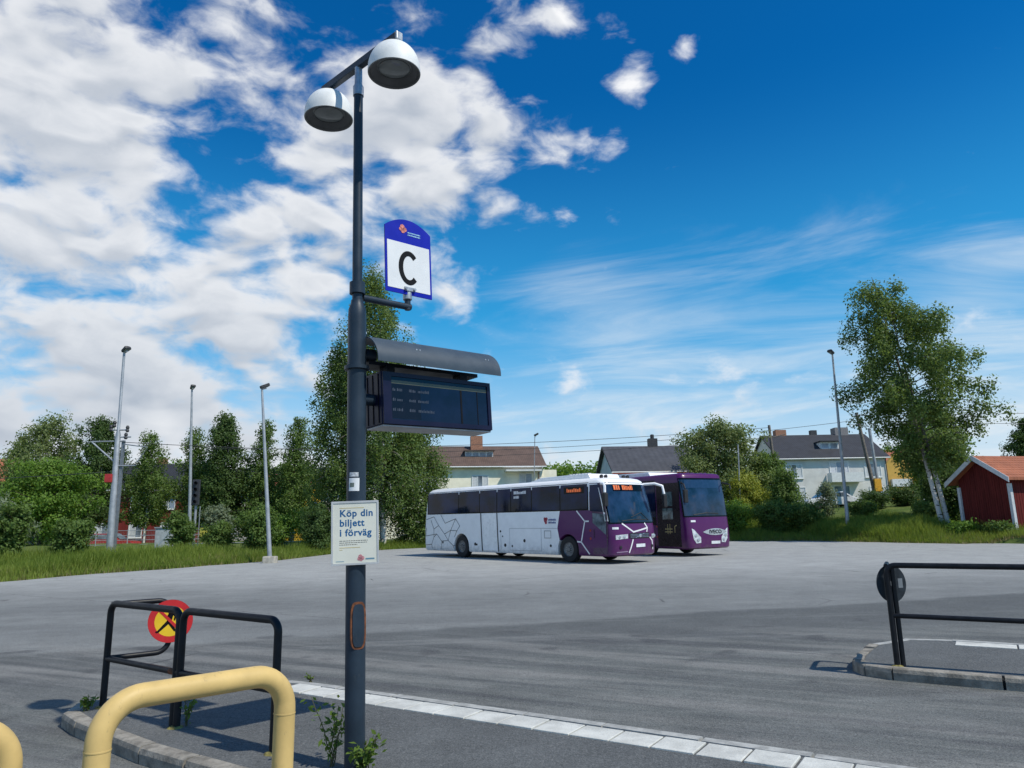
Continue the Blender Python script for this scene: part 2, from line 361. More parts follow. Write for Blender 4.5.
# ---- platforms: raised asphalt islands edged with kerb stones and white slabs
KERB = mat('kerb_concrete', (.27, .25, .215), .9, var=.30, scale=7, bump=.8, bscale=45, spec=.2, wear=.6, wear_col=(.10, .085, .06))
KERB_FAR = mat('kerb_pale', (.36, .36, .34), .85, var=.2, scale=9, bump=.4, bscale=60)
SLAB = mat('white_slab', (.56, .56, .52), .85, var=.14, scale=4, bump=.5, bscale=60, spec=.2, wear=.45, wear_col=(.22, .21, .19))
def slope_pt(x, y, h): return Vector((x, y, gz(y)+h))
def ring_line(pts, step, gap=.012):
    """split a polyline into stone-long runs"""
    out = []
    for a, c in zip(pts, pts[1:]):
        L = (Vector(c)-Vector(a)).length; n = max(1, round(L/step))
        for i in range(n): out.append((lerp(Vector(a), Vector(c), i/n), lerp(Vector(a), Vector(c), (i+1)/n)))
    return out
def kerb_stone(a, c, inward, wid, h, parent, material, name='kerb_stone', gap=.014, drop=.12, round_=.03):
    d = (c-a).normalized(); a = a+d*gap*random.uniform(.4, 1.2); c = c-d*gap*random.uniform(.4, 1.2); n = inward
    jit = random.uniform(-.004, .004); jh = random.uniform(-.005, .004)
    sec = [(jit+.012, -drop), (jit, h-round_-.015), (jit+round_*.35, h-round_*.3), (jit+round_, h), (wid, h), (wid, -drop)]
    vs = []
    for P in (a, c):
        for o_, z in sec:
            q = P+n*o_; vs.append(Vector((q.x, q.y, gz(q.y)+z+jh)))
    k = len(sec); bq = MB(); bq.add(vs, [tuple(range(k-1, -1, -1)), tuple(range(k, 2*k))] + [(i, (i+1) % k, k+(i+1) % k, k+i) for i in range(k)])
    return bq.build(name, material, parent, smooth=False)
def platform(name, label, near, tip, far, slab_run, slab_from=0.0, kw=.13, h=.12, stone=.62):
    """near, tip, far: plan polylines running round the island's visible edge"""
    outline = near + tip + far
    b = MB(); k = len(outline)
    top = [slope_pt(x, y, h-.006) for x, y in outline]
    b.add(top+[slope_pt(x, y, -.1) for x, y in outline], [tuple(range(k))]+[(i, (i+1) % k, k+(i+1) % k, k+i) for i in range(k)])
    cen = Vector((sum(p[0] for p in outline)/k, sum(p[1] for p in outline)/k))
    o = b.build(name, A_PLAT); tag(o, label, kind='structure')
    def run(poly, st, material, wid, nm):
        for a, c in ring_line([Vector(p) for p in poly], st):
            d = (c-a).normalized(); n = Vector((-d.y, d.x))
            if n.dot(cen-(a+c)/2) < 0: n = -n
            kerb_stone(a, c, n, wid, h, o, material, nm)
    # stones stand just outside the asphalt body
    def grow(poly, amt):
        out = []
        for i, p in enumerate(poly):
            p = Vector(p); a = Vector(poly[max(0, i-1)]); c = Vector(poly[min(len(poly)-1, i+1)]); d = (c-a).normalized(); n = Vector((-d.y, d.x))
            if n.dot(cen-p) > 0: n = -n
            out.append(p+n*amt)
        return out
    all_edge = near+tip+far
    g_ = grow(all_edge, kw)
    i1 = len(near); i2 = len(near)+len(tip)
    run(g_[:i1], stone, KERB, kw-.004, 'kerb_stone'); run(g_[i1-1:i2+1], .34, KERB, kw-.004, 'kerb_stone'); run(g_[i2:], stone*1.3, KERB_FAR, kw-.004, 'kerb_stone')
    # white slabs along the far edge
    (x0, y0), (x1, y1), wdt, ln = slab_run
    a, c = Vector((x0, y0)), Vector((x1, y1)); d = (c-a).normalized(); n = Vector((-d.y, d.x))
    if n.dot(cen-a) < 0: n = -n
    N = int((c-a).length/ln)
    for i in range(N):
        p0 = a+d*(ln*i+.011*random.uniform(.5, 1.2)); p1 = a+d*(ln*(i+1)-.011*random.uniform(.5, 1.2))
        jh = random.uniform(-.003, .005); bq = MB(); vs = []
        for hh, ins in ((h-.02, 0), (h+.002+jh, 0), (h+.006+jh, .006)):
            for q in (p0+n*ins+d*ins, p1+n*ins-d*ins, p1+n*(wdt-ins)-d*ins, p0+n*(wdt-ins)+d*ins): vs.append(Vector((q.x, q.y, gz(q.y)+hh)))
        bq.add(vs, [(8, 9, 10, 11)]+[(r*4+i_, r*4+(i_+1) % 4, (r+1)*4+(i_+1) % 4, (r+1)*4+i_) for r in (0, 1) for i_ in range(4)])
        bq.build('paving_slab', SLAB, o)
    return o
ux, uy = (.8468, -.5320)        # direction of the far edge of both platforms
pl1 = platform('platform', 'raised asphalt platform with kerb and white slab edge',
    near=[(1.6, 3.05), (-.4, 4.42), (-1.80, 5.42), (-2.74, 6.06), (-3.66, 6.82)], tip=[(-3.93, 7.10), (-4.00, 7.36), (-3.86, 7.62)],
    far=[(-3.30, 7.95), (-2.34, 8.10), (-1.80, 7.80), (0.65, 6.26), (3.3, 4.60), (5.6, 3.15)], slab_run=((-2.22, 8.02), (4.6, 3.735), .285, .325))
pl2 = platform('platform', 'second raised asphalt platform with a rounded kerb tip',
    near=[(9.2, 5.15), (6.8, 6.62), (4.80, 7.82), (3.98, 8.34)], tip=[(3.84, 8.52), (3.84, 8.72), (3.98, 8.98)],
    far=[(4.45, 9.66), (5.0, 9.97), (5.45, 9.82), (7.6, 8.46), (12, 5.70)], slab_run=((5.46, 9.77), (11.2, 6.165), .285, .65), stone=1.15)
# ---------------------------------------------------------------- things on the platform
POST = mat('post_grey', (.020, .034, .052), .42, var=.14, scale=5, bump=.05, spec=.30, wear=.30, wear_col=(.07, .075, .08))
POSTD = mat('post_dark', (.014, .018, .026), .5, var=.12, spec=.25)
BLACK = mat('black_paint', (.008, .009, .012), .45, var=.3, scale=12, bump=.06, spec=.28)
RUST = mat('rust', (.16, .055, .022), .9, var=.35, scale=30, bump=.3)
YEL = mat('yellow_paint', (.62, .435, .165), .5, var=.10, scale=4, bump=.08, bscale=25, spec=.35, wear=.40, wear_col=(.20, .15, .09))
WHITE_ENAMEL = mat('white_enamel', (.74, .75, .73), .5, var=.06, scale=6, spec=.35)
GREY_IN = mat('lamp_inside', (.10, .105, .11), .5, var=.15)
GLASS_LAMP = mat('lamp_glass', (.20, .22, .22), .15, var=.1, spec=.6)
STEEL = mat('galvanised', (.42, .44, .46), .45, metal=.6, var=.15, scale=15)
WHITE = mat('sign_white', (.74, .75, .75), .45, var=.04, scale=4)
SBLUE = mat('sign_blue', (.004, .014, .36), .5, var=.06, spec=.2)
INK = mat('ink_black', (.006, .006, .008), .6, var=.1, spec=.15)
# --- lamp post
PX, PY = -1.085, 5.32; PB = gz(PY)+.112
lp = thing('lamp_post', 'tall slate grey lamp post carrying two white dome lamps', 'lamp post', (PX, PY, PB))
lp.rotation_euler = (0, radians(-1.05), 0)
b = MB(); b.lathe([(.068, -.2), (.068, 1.2), (.067, 3.10), (.066, 3.13), (.064, 3.18), (.052, 3.215), (.047, 3.235), (.046, 3.25)], 28); b.build('lower_pole', POST, lp, smooth=True)
b = MB(); b.lathe([(.038, 3.24), (.035, 4.96)], 24); b.build('upper_pole', POST, lp, smooth=True)
b = MB(); b.lathe([(.042, 4.95), (.042, 5.03), (.031, 5.05), (.029, 5.20)], 24); b.build('spigot', STEEL, lp, smooth=True)
b = MB(); b.lathe([(.066, 2.715), (.090, 2.718), (.090, 2.745), (.066, 2.748)], 28); b.build('collar', POST, lp, smooth=True)
b = MB(); b.lathe([(.046, 3.30), (.058, 3.302), (.058, 3.39), (.046, 3.392)], 20); b.build('clamp', POST, lp, smooth=True)
# hand hole cover, rusty round its edge
hole = MB(); poly = []
for i in range(28):
    a = 2*pi*i/28; sx = .044*(abs(cos(a))**.5)*(1 if cos(a) > 0 else -1); sy = .145*(abs(sin(a))**.6)*(1 if sin(a) > 0 else -1); poly.append((sx, sy))
hdir = radians(-62); hx = Vector((-sin(hdir), cos(hdir), 0)); hn = Vector((cos(hdir), sin(hdir), 0))
hm = frame(hn*.050+Vector((0, 0, .93)), hx, (0, 0, 1), hn)
hole.prism([(x*1.22, y*1.07) for x, y in poly], 0, .018, hm); ho = hole.build('cover_rim', RUST, lp)
h2 = MB(); h2.prism([(x*.93, y*.96) for x, y in poly], .015, .024, hm); h2.build('cover', POST, lp)
armd = Vector((.74, -.672, 0)); aperp = Vector((.672, .74, 0)); AZ = 5.225
b = MB(); M_ = Matrix((armd, aperp, Vector((0, 0, 1)))).transposed(); b.box((0, 0, AZ), (.98, .052, .062), M=M_); b.build('cross_arm', POST, lp, bevel=.006)
for sgn in (-1, 1):
    c = armd*(.43*sgn)+Vector((.012, 0, 0))
    cap_b = MB(); cap_b.box((c.x+armd.x*.02*sgn, c.y+armd.y*.02*sgn, AZ+.002), (.10, .060, .070), M=M_); cap_b.build('arm_end', STEEL if sgn > 0 else POSTD, lp, bevel=.008)
    dm = MB(); R = .198; prof = [(.0, AZ-.03), (.05, AZ-.032)]
    for i in range(1, 15):
        a = pi/2*(1-i/14); prof.append((R*cos(a)**.85, AZ-.265+.225*sin(a)))
    prof += [(R*1.0, AZ-.285), (R*.955, AZ-.288), (R*.955, AZ-.270)]
    for i in range(10): a = pi/2*i/9*.9; prof.append((R*.94*cos(a), AZ-.270+.19*sin(a)))
    dm.lathe(prof, 40, Matrix.Translation((c.x, c.y, 0)), closed=True); d_o = dm.build('lamp_dome', WHITE_ENAMEL, lp, smooth=True)
    rm = MB(); rm.lathe([(R*.90, AZ-.275), (R*.93, AZ-.286), (R*.985, AZ-.290), (R*.985, AZ-.284), (R*.62, AZ-.235), (R*.60, AZ-.250)], 40, Matrix.Translation((c.x, c.y, 0)), closed=True); rm.build('rim', GREY_IN, d_o, smooth=True)
    gl = MB(); gl.lathe([(.001, AZ-.262), (R*.5, AZ-.255), (R*.66, AZ-.240), (R*.66, AZ-.225), (.001, AZ-.225)], 32, Matrix.Translation((c.x, c.y, 0))); gl.build('lamp_glass', GLASS_LAMP, d_o, smooth=True)
def on_post(z): return PX - (z-PB)*math.tan(radians(1.05))           # the post leans a touch
U2 = Vector((cos(radians(42)), sin(radians(42)), 0)); V2 = Vector((-U2.y, U2.x, 0)); Z2 = Vector((0, 0, 1))
# --- sticker
st = thing('sticker', 'small white sticker with grey print on the lamp post', 'sticker', (on_post(2.0), PY, 2.0))
q = MB(); rows = []
for z in (-.045, .045): rows.append([Vector((.0685*cos(a), .0685*sin(a), z)) for a in np.linspace(radians(-125), radians(-60), 8)])
q.grid(rows); q.build('paper', WHITE, st)
q = MB(); rows = []
for z in (-.018, .012): rows.append([Vector((.0692*cos(a), .0692*sin(a), z)) for a in np.linspace(radians(-118), radians(-90), 5)])
q.grid(rows); q.build('print', mat('print_grey', (.14, .17, .15), .6), st)
q = MB(); rows = []
for z in (.055, .085): rows.append([Vector((.0685*cos(a), .0685*sin(a), z)) for a in np.linspace(radians(-122), radians(-66), 8)])
q.grid(rows); q.build('torn_strip', mat('torn_paper', (.50, .52, .54), .7, var=.3, scale=60), st)
# --- stop sign with the letter C
SP = Vector((on_post(3.42), PY, 3.42))
sg = thing('platform_sign', 'arched blue and white sign with a black letter C', 'sign', SP); sg.rotation_euler = (0, radians(-1.9), 0)
def sloc(s, v, z): return U2*s+V2*v+Vector((0, 0, z))
b = MB(); b.tube([sloc(.045, 0, -.02), sloc(.475, 0, -.02)], .026, 14); b.tube([sloc(.45, 0, -.046), sloc(.45, 0, .08)], .024, 14); b.build('arm', POST, sg, smooth=True)
b = MB(); b.lathe([(.032, .035), (.036, .04), (.036, .11), (.030, .115)], 16, frame(sloc(.45, 0, 0), U2, V2, Z2)); b.box(sloc(.45, -.03, .115), (.10, .022, .030), M=Matrix((U2, V2, Z2)).transposed()); b.tube([sloc(.41, -.055, .115), sloc(.41, -.02, .115)], .011, 8); b.tube([sloc(.49, -.055, .115), sloc(.49, -.02, .115)], .011, 8); b.build('clamp', STEEL, sg, bevel=0)
fm = frame(sloc(.45, -.020, .07), U2, Z2, -V2)      # sign plane: x along the sign, y up, z to the viewer
W2, H2 = .218, .545
def arch(wd, y0, y1, rise, n=16): return [(-wd, y0), (wd, y0)] + [(wd*cos(a), y1+rise*sin(a)) for a in np.linspace(0, pi, n)]
def sarch(wd, y0, y1, rise, n=18): return [(-wd, y0), (wd, y0)] + [(x, y1+rise*(1-(x/wd)**2)) for x in np.linspace(wd, -wd, n)]
b = MB(); b.prism(sarch(W2, .0, H2, .085), 0, .010, fm); b.build('plate', SBLUE, sg)
b = MB(); b.prism([(-W2+.018, .036), (W2-.018, .036), (W2-.018, .425), (-W2+.018, .425)], .008, .0125, fm); b.build('white_field', WHITE, sg)
cb = MB(); ca = np.linspace(radians(44), radians(316), 40)
cv = [fm @ Vector((rx*cos(a), .222+ry*sin(a), .0142)) for a in ca for rx, ry in ((.098, .142), (.056, .100))]; cb.add(cv, [(2*i, 2*i+1, 2*i+3, 2*i+2) for i in range(39)]); cb.build('lettering', INK, sg)
lg = MB()
for (x, y, r) in [(-.055, .560, .022), (-.033, .540, .020), (-.07, .540, .016), (-.050, .525, .018)]: lg.prism([(x+r*cos(a), y+r*sin(a)) for a in np.linspace(0, 2*pi, 9)[:-1]], .010, .0135, fm)
lg.build('logo', mat('logo_salmon', (.62, .20, .16), .5, var=.3, scale=40), sg)
lt = MB()
for k, (x0, x1, y) in enumerate([(-.005, .115, .518), (-.005, .115, .498)]):
    x = x0
    while x < x1: wd = random.uniform(.006, .014); lt.prism([(x, y), (min(x+wd, x1), y), (min(x+wd, x1), y+.010), (x, y+.010)], .010, .0125, fm); x += wd+.004
tag(lt.build('small_print', mat('print_cyan', (.35, .62, .75), .5), sg), kind='stuff')
# --- departure display under its hood
DP = Vector((on_post(2.6), PY, 2.63))
dsp = thing('departure_display', 'dark blue departure board hanging under a curved grey hood', 'display', DP); dsp.rotation_euler = (0, radians(-2.6), 0)
UM = Matrix((U2, V2, Z2)).transposed(); D4 = frame((0, 0, 0), U2, V2, Z2)
CASE = mat('display_case', (.006, .008, .034), .4, var=.12, spec=.25)
b = MB(); b.box(sloc(.67, .02, .0), (1.04, .235, .40), M=UM); b.build('case', CASE, dsp, bevel=.008)
b = MB(); b.box(sloc(.67, .02, -.206), (1.025, .225, .010), M=UM); b.build('base_plate', mat('base_pale', (.46, .47, .49), .55, var=.15), dsp)
b = MB()
for v in (-.055, .02, .095): b.box(sloc(.148, v, 0), (.006, .006, .37), M=UM)
tag(b.build('end_ribs', INK, dsp), kind='stuff')
fm = frame(sloc(.67, -.0985, 0), U2*.945, Z2, -V2)
FR = mat('screen_frame', (.006, .006, .028), .35, var=.1, spec=.3)
b = MB()
for x0, x1, y0, y1 in [(-.545, .545, .165, .195), (-.545, .545, -.195, -.160), (-.545, -.47, -.160, .165), (.51, .545, -.160, .165)]: b.prism([(x0, y0), (x1, y0), (x1, y1), (x0, y1)], 0, .014, fm)
b.build('screen_frame', FR, dsp)
SCR = mat('screen_glass', (.004, .009, .030), .10, var=.2, spec=.35)
b = MB(); b.prism([(-.47, -.16), (.51, -.16), (.51, .165), (-.47, .165)], 0, .005, fm); scr = b.build('screen', SCR, dsp)
b = MB(); b.prism([(-.465, .112), (.505, .112), (.505, .137), (-.465, .137)], .005, .0062, fm); b.build('header_line', mat('header_olive', (.10, .11, .075), .4), scr)
for x0, x1 in ((.215, .232), (.395, .402)): b = MB(); b.prism([(x0, -.158), (x1, -.158), (x1, .110), (x0, .110)], .005, .0075, fm); b.build('divider', INK, scr)
b = MB(); b.prism([(-.465, -.150), (-.19, -.150), (-.19, .108), (-.465, .108)], .005, .0058, fm); b.build('text_panel', mat('text_panel', (.003, .005, .014), .2, spec=.3), scr)
b = MB()
for r in range(3):
    y = .055-.075*r
    for x0, x1 in [(-.455, -.43), (-.415, -.36), (-.30, -.24), (-.215, (-.10, -.115, -.06)[r])]:
        x = x0
        while x < x1-.004: wd = random.uniform(.006, .013); b.prism([(x, y), (min(x1, x+wd), y), (min(x1, x+wd), y+random.choice((.016, .022, .026))), (x, y+.016)], .0058, .0066, fm); x += wd+.005
tag(b.build('display_text', mat('faint_text', (.035, .048, .075), .5), scr), kind='stuff')
# hood: a curved sheet with real thickness
cen_v, cen_z = .06, .265
arc = [(cen_v+.27*cos(a), cen_z+.215*sin(a)) for a in np.linspace(radians(70), radians(186), 16)]
inn = [(cen_v+.262*cos(a), cen_z+.207*sin(a)) for a in np.linspace(radians(186), radians(70), 16)]
b = MB(); hm = frame(sloc(.06, 0, 0), V2, Z2, U2); poly = arc+inn; k = len(poly)
vs = [hm @ Vector((x, y, d)) for d in (0, 1.17) for x, y in poly]; n_ = len(arc)
fs = [(i, (i+1) % k, k+(i+1) % k, k+i) for i in range(k)]
fs += [(i, i+1, k-2-i, k-1-i) for i in range(n_-1)] + [(k+i, k+i+1, k+k-2-i, k+k-1-i) for i in range(n_-1)]
b.add(vs, fs); hood = b.build('hood', mat('hood_grey', (.046, .066, .088), .5, var=.08, spec=.4), dsp, smooth=True)
b = MB(); b.box(sloc(.62, .07, .275), (1.04, .17, .028), M=UM); b.build('hood_plate', POSTD, dsp)
for s in (.28, .98):
    b = MB(); b.box(sloc(s, .02, .23), (.07, .10, .075), M=UM); b.build('hanger', POSTD, dsp)
for z_, r_ in ((.34, .05), (.0, .045)): b = MB(); b.tube([sloc(.05, .03, z_), sloc(.17, .03, z_)], r_, 12); b.build('pole_bracket', POST, dsp, smooth=True)
for s in (.42, .45, 1.10, 1.13): b = MB(); b.lathe([(.006, .0), (.006, .004)], 8, frame(sloc(s, cen_v+.271*cos(radians(150)), cen_z+.216*sin(radians(150))), U2, Z2, -V2)); b.build('rivet', STEEL, hood)
# --- poster sign
PZ = 1.667; py_ = radians(9); PU = Vector((cos(py_), sin(py_), 0)); PN = Vector((sin(py_), -cos(py_), 0))
ps = thing('poster_sign', 'framed poster in cream with blue lettering fixed to the lamp post', 'sign', (on_post(PZ), PY, PZ)); ps.rotation_euler = (0, radians(-1.6), 0)
fm = frame(PN*.078+PU*(-.002), PU, (0, 0, 1), PN); w2, h2 = .160, .217
b = MB(); b.prism([(-w2+.002, -h2+.002), (w2-.002, -h2+.002), (w2-.002, h2-.002), (-w2+.002, h2-.002)], -.012, .001, fm); b.build('backing', mat('alu_back', (.35, .36, .37), .5, metal=.3), ps)
b = MB()
for x0, x1, y0, y1 in [(-w2, w2, h2-.014, h2), (-w2, w2, -h2, -h2+.014), (-w2, -w2+.012, -h2+.014, h2-.014), (w2-.012, w2, -h2+.014, h2-.014)]: b.prism([(x0, y0), (x1, y0), (x1, y1), (x0, y1)], -.006, .007, fm)
b.build('frame', mat('alu_frame', (.52, .53, .53), .5, metal=.2, var=.08), ps, bevel=.0015)
b = MB(); b.prism([(-w2+.012, -h2+.014), (w2-.012, -h2+.014), (w2-.012, h2-.014), (-w2+.012, h2-.014)], .001, .003, fm); b.build('paper', mat('poster_cream', (.66, .66, .57), .55, var=.05, scale=3), ps)
BLUEINK = mat('poster_blue', (.018, .105, .25), .7, var=.08, spec=.2)
for i, s in enumerate(('Köp din', 'biljett', 'i förväg')):
    t = text_mesh(s, .066, fm @ Matrix.Translation((-.105, .112-.066*i, .003)), .0008, .0017, 'LEFT', 1.0)
    # slab serifs: short feet under the stems
    tag(t.build('lettering', BLUEINK, ps), kind='stuff')
b = MB()
for y, x0, x1 in [(-.055, -.105, .085), (-.068, -.105, .080), (-.081, -.105, .015)]:
    x = x0
    while x < x1: wd = random.uniform(.008, .022); b.prism([(x, y), (min(x+wd, x1), y), (min(x+wd, x1), y+.0045), (x, y+.0045)], .003, .004, fm); x += wd+.004
tag(b.build('small_print', mat('print_brown', (.20, .19, .16), .6), ps), kind='stuff')
b = MB()
for y, x0, x1 in [(-.101, -.105, .035), (-.115, -.105, -.085), (.168, -.105, .06)]: b.prism([(x0, y), (x1, y), (x1, y+.0045), (x0, y+.0045)], .003, .004, fm)
tag(b.build('accent_print', mat('print_ochre', (.60, .50, .25), .6), ps), kind='stuff')
b = MB()
for (x, y, r) in [(.035, -.162, .015), (.050, -.172, .013), (.026, -.177, .012), (.04, -.182, .012)]: b.prism([(x+r*cos(a), y+r*sin(a)) for a in np.linspace(0, 2*pi, 9)[:-1]], .003, .0042, fm)
b.build('logo', mat('logo_pink', (.52, .22, .24), .6, var=.25, scale=60), ps)
b = MB(); b.prism([(.070, -.183), (.130, -.183), (.130, -.173), (.070, -.173)], .003, .004, fm); b.prism([(-.130, -.192), (-.075, -.192), (-.075, -.188), (-.130, -.188)], .003, .004, fm); tag(b.build('foot_print', mat('print_teal', (.12, .25, .33), .6), ps), kind='stuff')
for z_ in (.12, -.12): b = MB(); b.lathe([(.071, -.015), (.071, .015)], 24, Matrix.Translation((0, 0, z_)), closed=True); b.build('strap', STEEL, ps, smooth=True)

# --- black tube barriers
def disc_sign(parent_label, loc, n, name='prohibition_sign', back=False, R=.200, group=None):
    """round sign: yellow face, red ring, struck-out walker; n is the way the face looks"""
    n = Vector(n).normalized(); x = Vector((0, 0, 1)).cross(n).normalized(); y = n.cross(x)
    t = thing(name, parent_label, 'sign', loc, group=group); fm = frame((0, 0, 0), x, y, n)
    circ = lambda r, c=(0, 0), k=40: [(c[0]+r*cos(a), c[1]+r*sin(a)) for a in np.linspace(0, 2*pi, k+1)[:-1]]
    b = MB(); b.prism(circ(R), -.004, 0, fm); b.build('plate', mat('sign_back', (.020, .026, .033), .5, var=.25, scale=14, spec=.25), t)
    b = MB(); b.add([fm @ Vector((r*cos(a), r*sin(a), .0008)) for a in np.linspace(0, 2*pi, 49)[:-1] for r in (R*.70, R*.995)], [(2*i, 2*i+1, (2*i+3) % 96, (2*i+2) % 96) for i in range(48)]); b.build('red_ring', mat('sign_red', (.55, .022, .025), .4, var=.08), t)
    b = MB(); b.prism(circ(R*.705), .0004, .0012, fm); b.build('yellow_face', mat('sign_yellow', (.80, .52, .02), .4, var=.05), t)
    wk = MB()
    def bar(p, q, w0, w1, z=.0022):
        p, q = Vector(p), Vector(q); d = (q-p).normalized(); nn = Vector((-d.y, d.x)); pts = [p+nn*w0, p-nn*w0, q-nn*w1, q+nn*w1]; wk.prism([(v.x*R, v.y*R) for v in pts], .0012, z, fm)
    fm0 = fm; fm = fm @ Matrix.Translation((-.13*R, 0, 0)); wk.prism(circ(.10*R, (.16*R, .42*R), 14), .0012, .0022, fm)
    bar((.14, .36), (.06, -.06), .12, .10); bar((.05, -.02), (-.42, -.50), .085, .05); bar((.06, -.02), (.36, -.46), .085, .05); bar((-.42, -.50), (-.50, -.46), .05, .03); bar((.36, -.46), (.44, -.48), .05, .03)
    bar((.20, .40), (.33, .22), .045, .04); bar((.33, .22), (.30, .02), .04, .035); bar((.08, .34), (-.06, .14), .045, .035)
    wk.build('walker', INK, t); fm = fm0
    wk = MB(); bar((-.50, .50), (.50, -.50), .065, .065, .0032); wk.build('red_bar', mat('sign_red', (.55, .022, .025)), t)
    b = MB(); b.box(n*-.012, (.05, .02, .05), M=Matrix((x, n, y)).transposed()); b.build('bracket', STEEL, t); b = MB(); b.box(x*-.12+y*.0-n*.0055, (.06, .002, .10), M=Matrix((x, n, y)).transposed()); b.build('back_reflection', mat('reflection_grey', (.16, .18, .20), .5), t)  # thin grey sheet on the back paints in a pale reflection
    return t
TR = .030
def barrier(name, label, A, B, C_, loopdir, h, mid, group, double=False):
    """tube barrier: posts at A, B, C_ with top and middle rails and a return loop at A"""
    base = Vector((A.x, A.y, gz(A.y)+.112)); t = thing(name, label, 'barrier', base, group=group)
    L = lambda p, z: Vector((p.x, p.y, gz(p.y)+.112+z))-base
    e = (B-A).normalized(); e3 = e.to_3d()
    def hoop(p, q, nm, double=True):
        a0, a1, c1, c0 = L(p, -.05), L(p, h), L(q, h), L(q, -.05)
        b = MB(); b.tube([a0]+bend(a0, a1, c1, .09)+bend(a1, c1, c0, .09)+[c0], TR, 14); return b.build(nm, BLACK, t, smooth=True)
    hoop(A, B-e*.045, 'hoop'); hoop(B+e*.012, C_, 'hoop')
    b = MB(); b.tube([L(A, mid), L(B, mid)], TR*.85, 12); b.build('middle_rail', BLACK, t, smooth=True)
    b = MB(); b.tube([L(B, mid), L(C_, mid)], TR*.85, 12); b.build('middle_rail', BLACK, t, smooth=True)
    b = MB(); q = lerp(A, B, .93); b.tube([L(q, mid)-e3*.05, L(q, mid)+e3*.05], TR*.9, 12); b.build('rust_patch', RUST, t, smooth=True)
    Q = A+loopdir; b = MB(); b.tube([L(A, h-.01)]+bend(L(A, h-.01), L(Q, h-.01), L(Q, mid), .12)+bend(L(Q, h-.01), L(Q, mid), L(A, mid), .12)+[L(A, mid)], TR*.85, 12); b.build('return_loop', BLACK, t, smooth=True)
    if double: pA = A+Vector((.058, -.012)); b = MB(); b.tube([L(pA, -.05), L(pA, h-.02)], TR*.85, 12); b.build('loop_post', BLACK, t, smooth=True)
    for p in (A, B, C_):
        b = MB(); b.lathe([(.07, -.002), (.055, .012), (.03, .02)], 14, Matrix.Translation(L(p, 0))); b.build('foot_mortar', mat('mossy_mortar', (.20, .17, .05), .95, var=.4, scale=40, bump=.5), t)
    return t, L(Q, h-.20)+base
A1, B1, C1 = Vector((-3.78, 7.22)), Vector((-2.79, 6.49)), Vector((-1.76, 5.75))
bar1, sp = barrier('barrier', 'black tube barrier with three posts left of the lamp post', A1, B1, C1, Vector((.42, .32)), .915, .425, 'black tube barriers')
disc_sign('red and yellow no walking sign on the left black barrier', (sp.x+.02, sp.y-.045, sp.z-.005), (.34, -.94, 0), group='round no walking signs')
A3 = Vector((4.03, 8.36)); dd = Vector((.86, -.51)); 
bar2, sp = barrier('barrier', 'black tube barrier on the far right platform', A3, A3+dd*2.0, A3+dd*4.0, Vector((.26, .50)), 1.045, .52, 'black tube barriers', True)
disc_sign('round sign seen from its dark back on the right black barrier', (A3.x+.085, A3.y+.10, gz(8.4)+.112+.845), (-.30, .95, 0), group='round no walking signs')
# --- yellow hoops close to the camera
def hoop(label, p, q, ztop, r, rad, group):
    z0 = gz(p.y)-.05; t = tag(MB().add([], []).tube([Vector((p.x, p.y, z0))]+bend((p.x, p.y, z0), (p.x, p.y, ztop), (q.x, q.y, ztop), rad, 12)+bend((p.x, p.y, ztop), (q.x, q.y, ztop), (q.x, q.y, z0), rad, 12)+[Vector((q.x, q.y, z0))], r, 28).build('yellow_hoop', YEL, smooth=True), label, 'barrier', group)
    for a in (p, q):
        b = MB(); b.lathe([(r+.0012, -.004), (r+.0022, 0), (r+.0012, .004)], 28, Matrix.Translation((a.x, a.y, ztop-rad-.02)), closed=True); b.build('weld_ring', YEL, t, smooth=True)
    return t
hoop('thick yellow tube hoop in front of the black barrier', Vector((-1.56, 2.97)), Vector((-1.04, 3.54)), 1.035, .046, .15, 'yellow hoops')
hoop('thick yellow tube hoop cut off by the left picture edge', Vector((-2.45, 2.52)), Vector((-1.91, 3.01)), .955, .046, .15, 'yellow hoops')
# ---------------------------------------------------------------- the two coaches
def bus_paint(name, c_main, c_purple, xb=None):
    """coach paint: main colour, purple forward of a slanted line below the window band (local x is forward)"""
    m = bpy.data.materials.new(name); m.use_nodes = True; t = m.node_tree; t.nodes.clear(); b = NB(t)
    o = b.node('ShaderNodeOutputMaterial'); p = b.node('ShaderNodeBsdfPrincipled'); t.links.new(p.outputs[0], o.inputs[0])
    tc = b.node('ShaderNodeTexCoord').outputs['Object']; x, y, z = b.sep(tc)[0:3]
    n = b.noise(tc, 1.6, 5, .6)
    c = b.mix(b.smooth(n, .3, .7), tuple(v*.94 for v in c_main), tuple(min(1, v*1.04) for v in c_main))
    if xb is not None:
        # boundary bows back to x = xb-.15 at mid height
        bx = b.math('ADD', b.math('MULTIPLY', b.math('ABSOLUTE', b.math('SUBTRACT', z, 1.30)), .24), xb-.16)
        k = b.math('MULTIPLY', b.math('GREATER_THAN', x, bx), b.math('LESS_THAN', z, 1.97))
        c = b.mix(k, c, c_purple)
    # road dirt towards the sill
    d = b.math('MULTIPLY', b.smooth(z, .9, .25), b.lin(b.noise(tc, 5, 5, .7), .35, .7, 0, .45))
    c = b.mix(d, c, (.13, .12, .11))
    b.put(p.inputs['Base Color'], c); p.inputs['Roughness'].default_value = .32; p.inputs['Coat Weight'].default_value = .18; p.inputs['Coat Roughness'].default_value = .08; p.inputs['Specular IOR Level'].default_value = .35
    return m
PURPLE = (.080, .008, .090)
BUSWHITE = (.86, .86, .86)
BGLASS = mat('coach_glass', (.005, .013, .045), .04, var=.6, scale=.7, spec=.22)
BAND = mat('window_band', (.003, .004, .006), .15, var=.2, spec=.15)
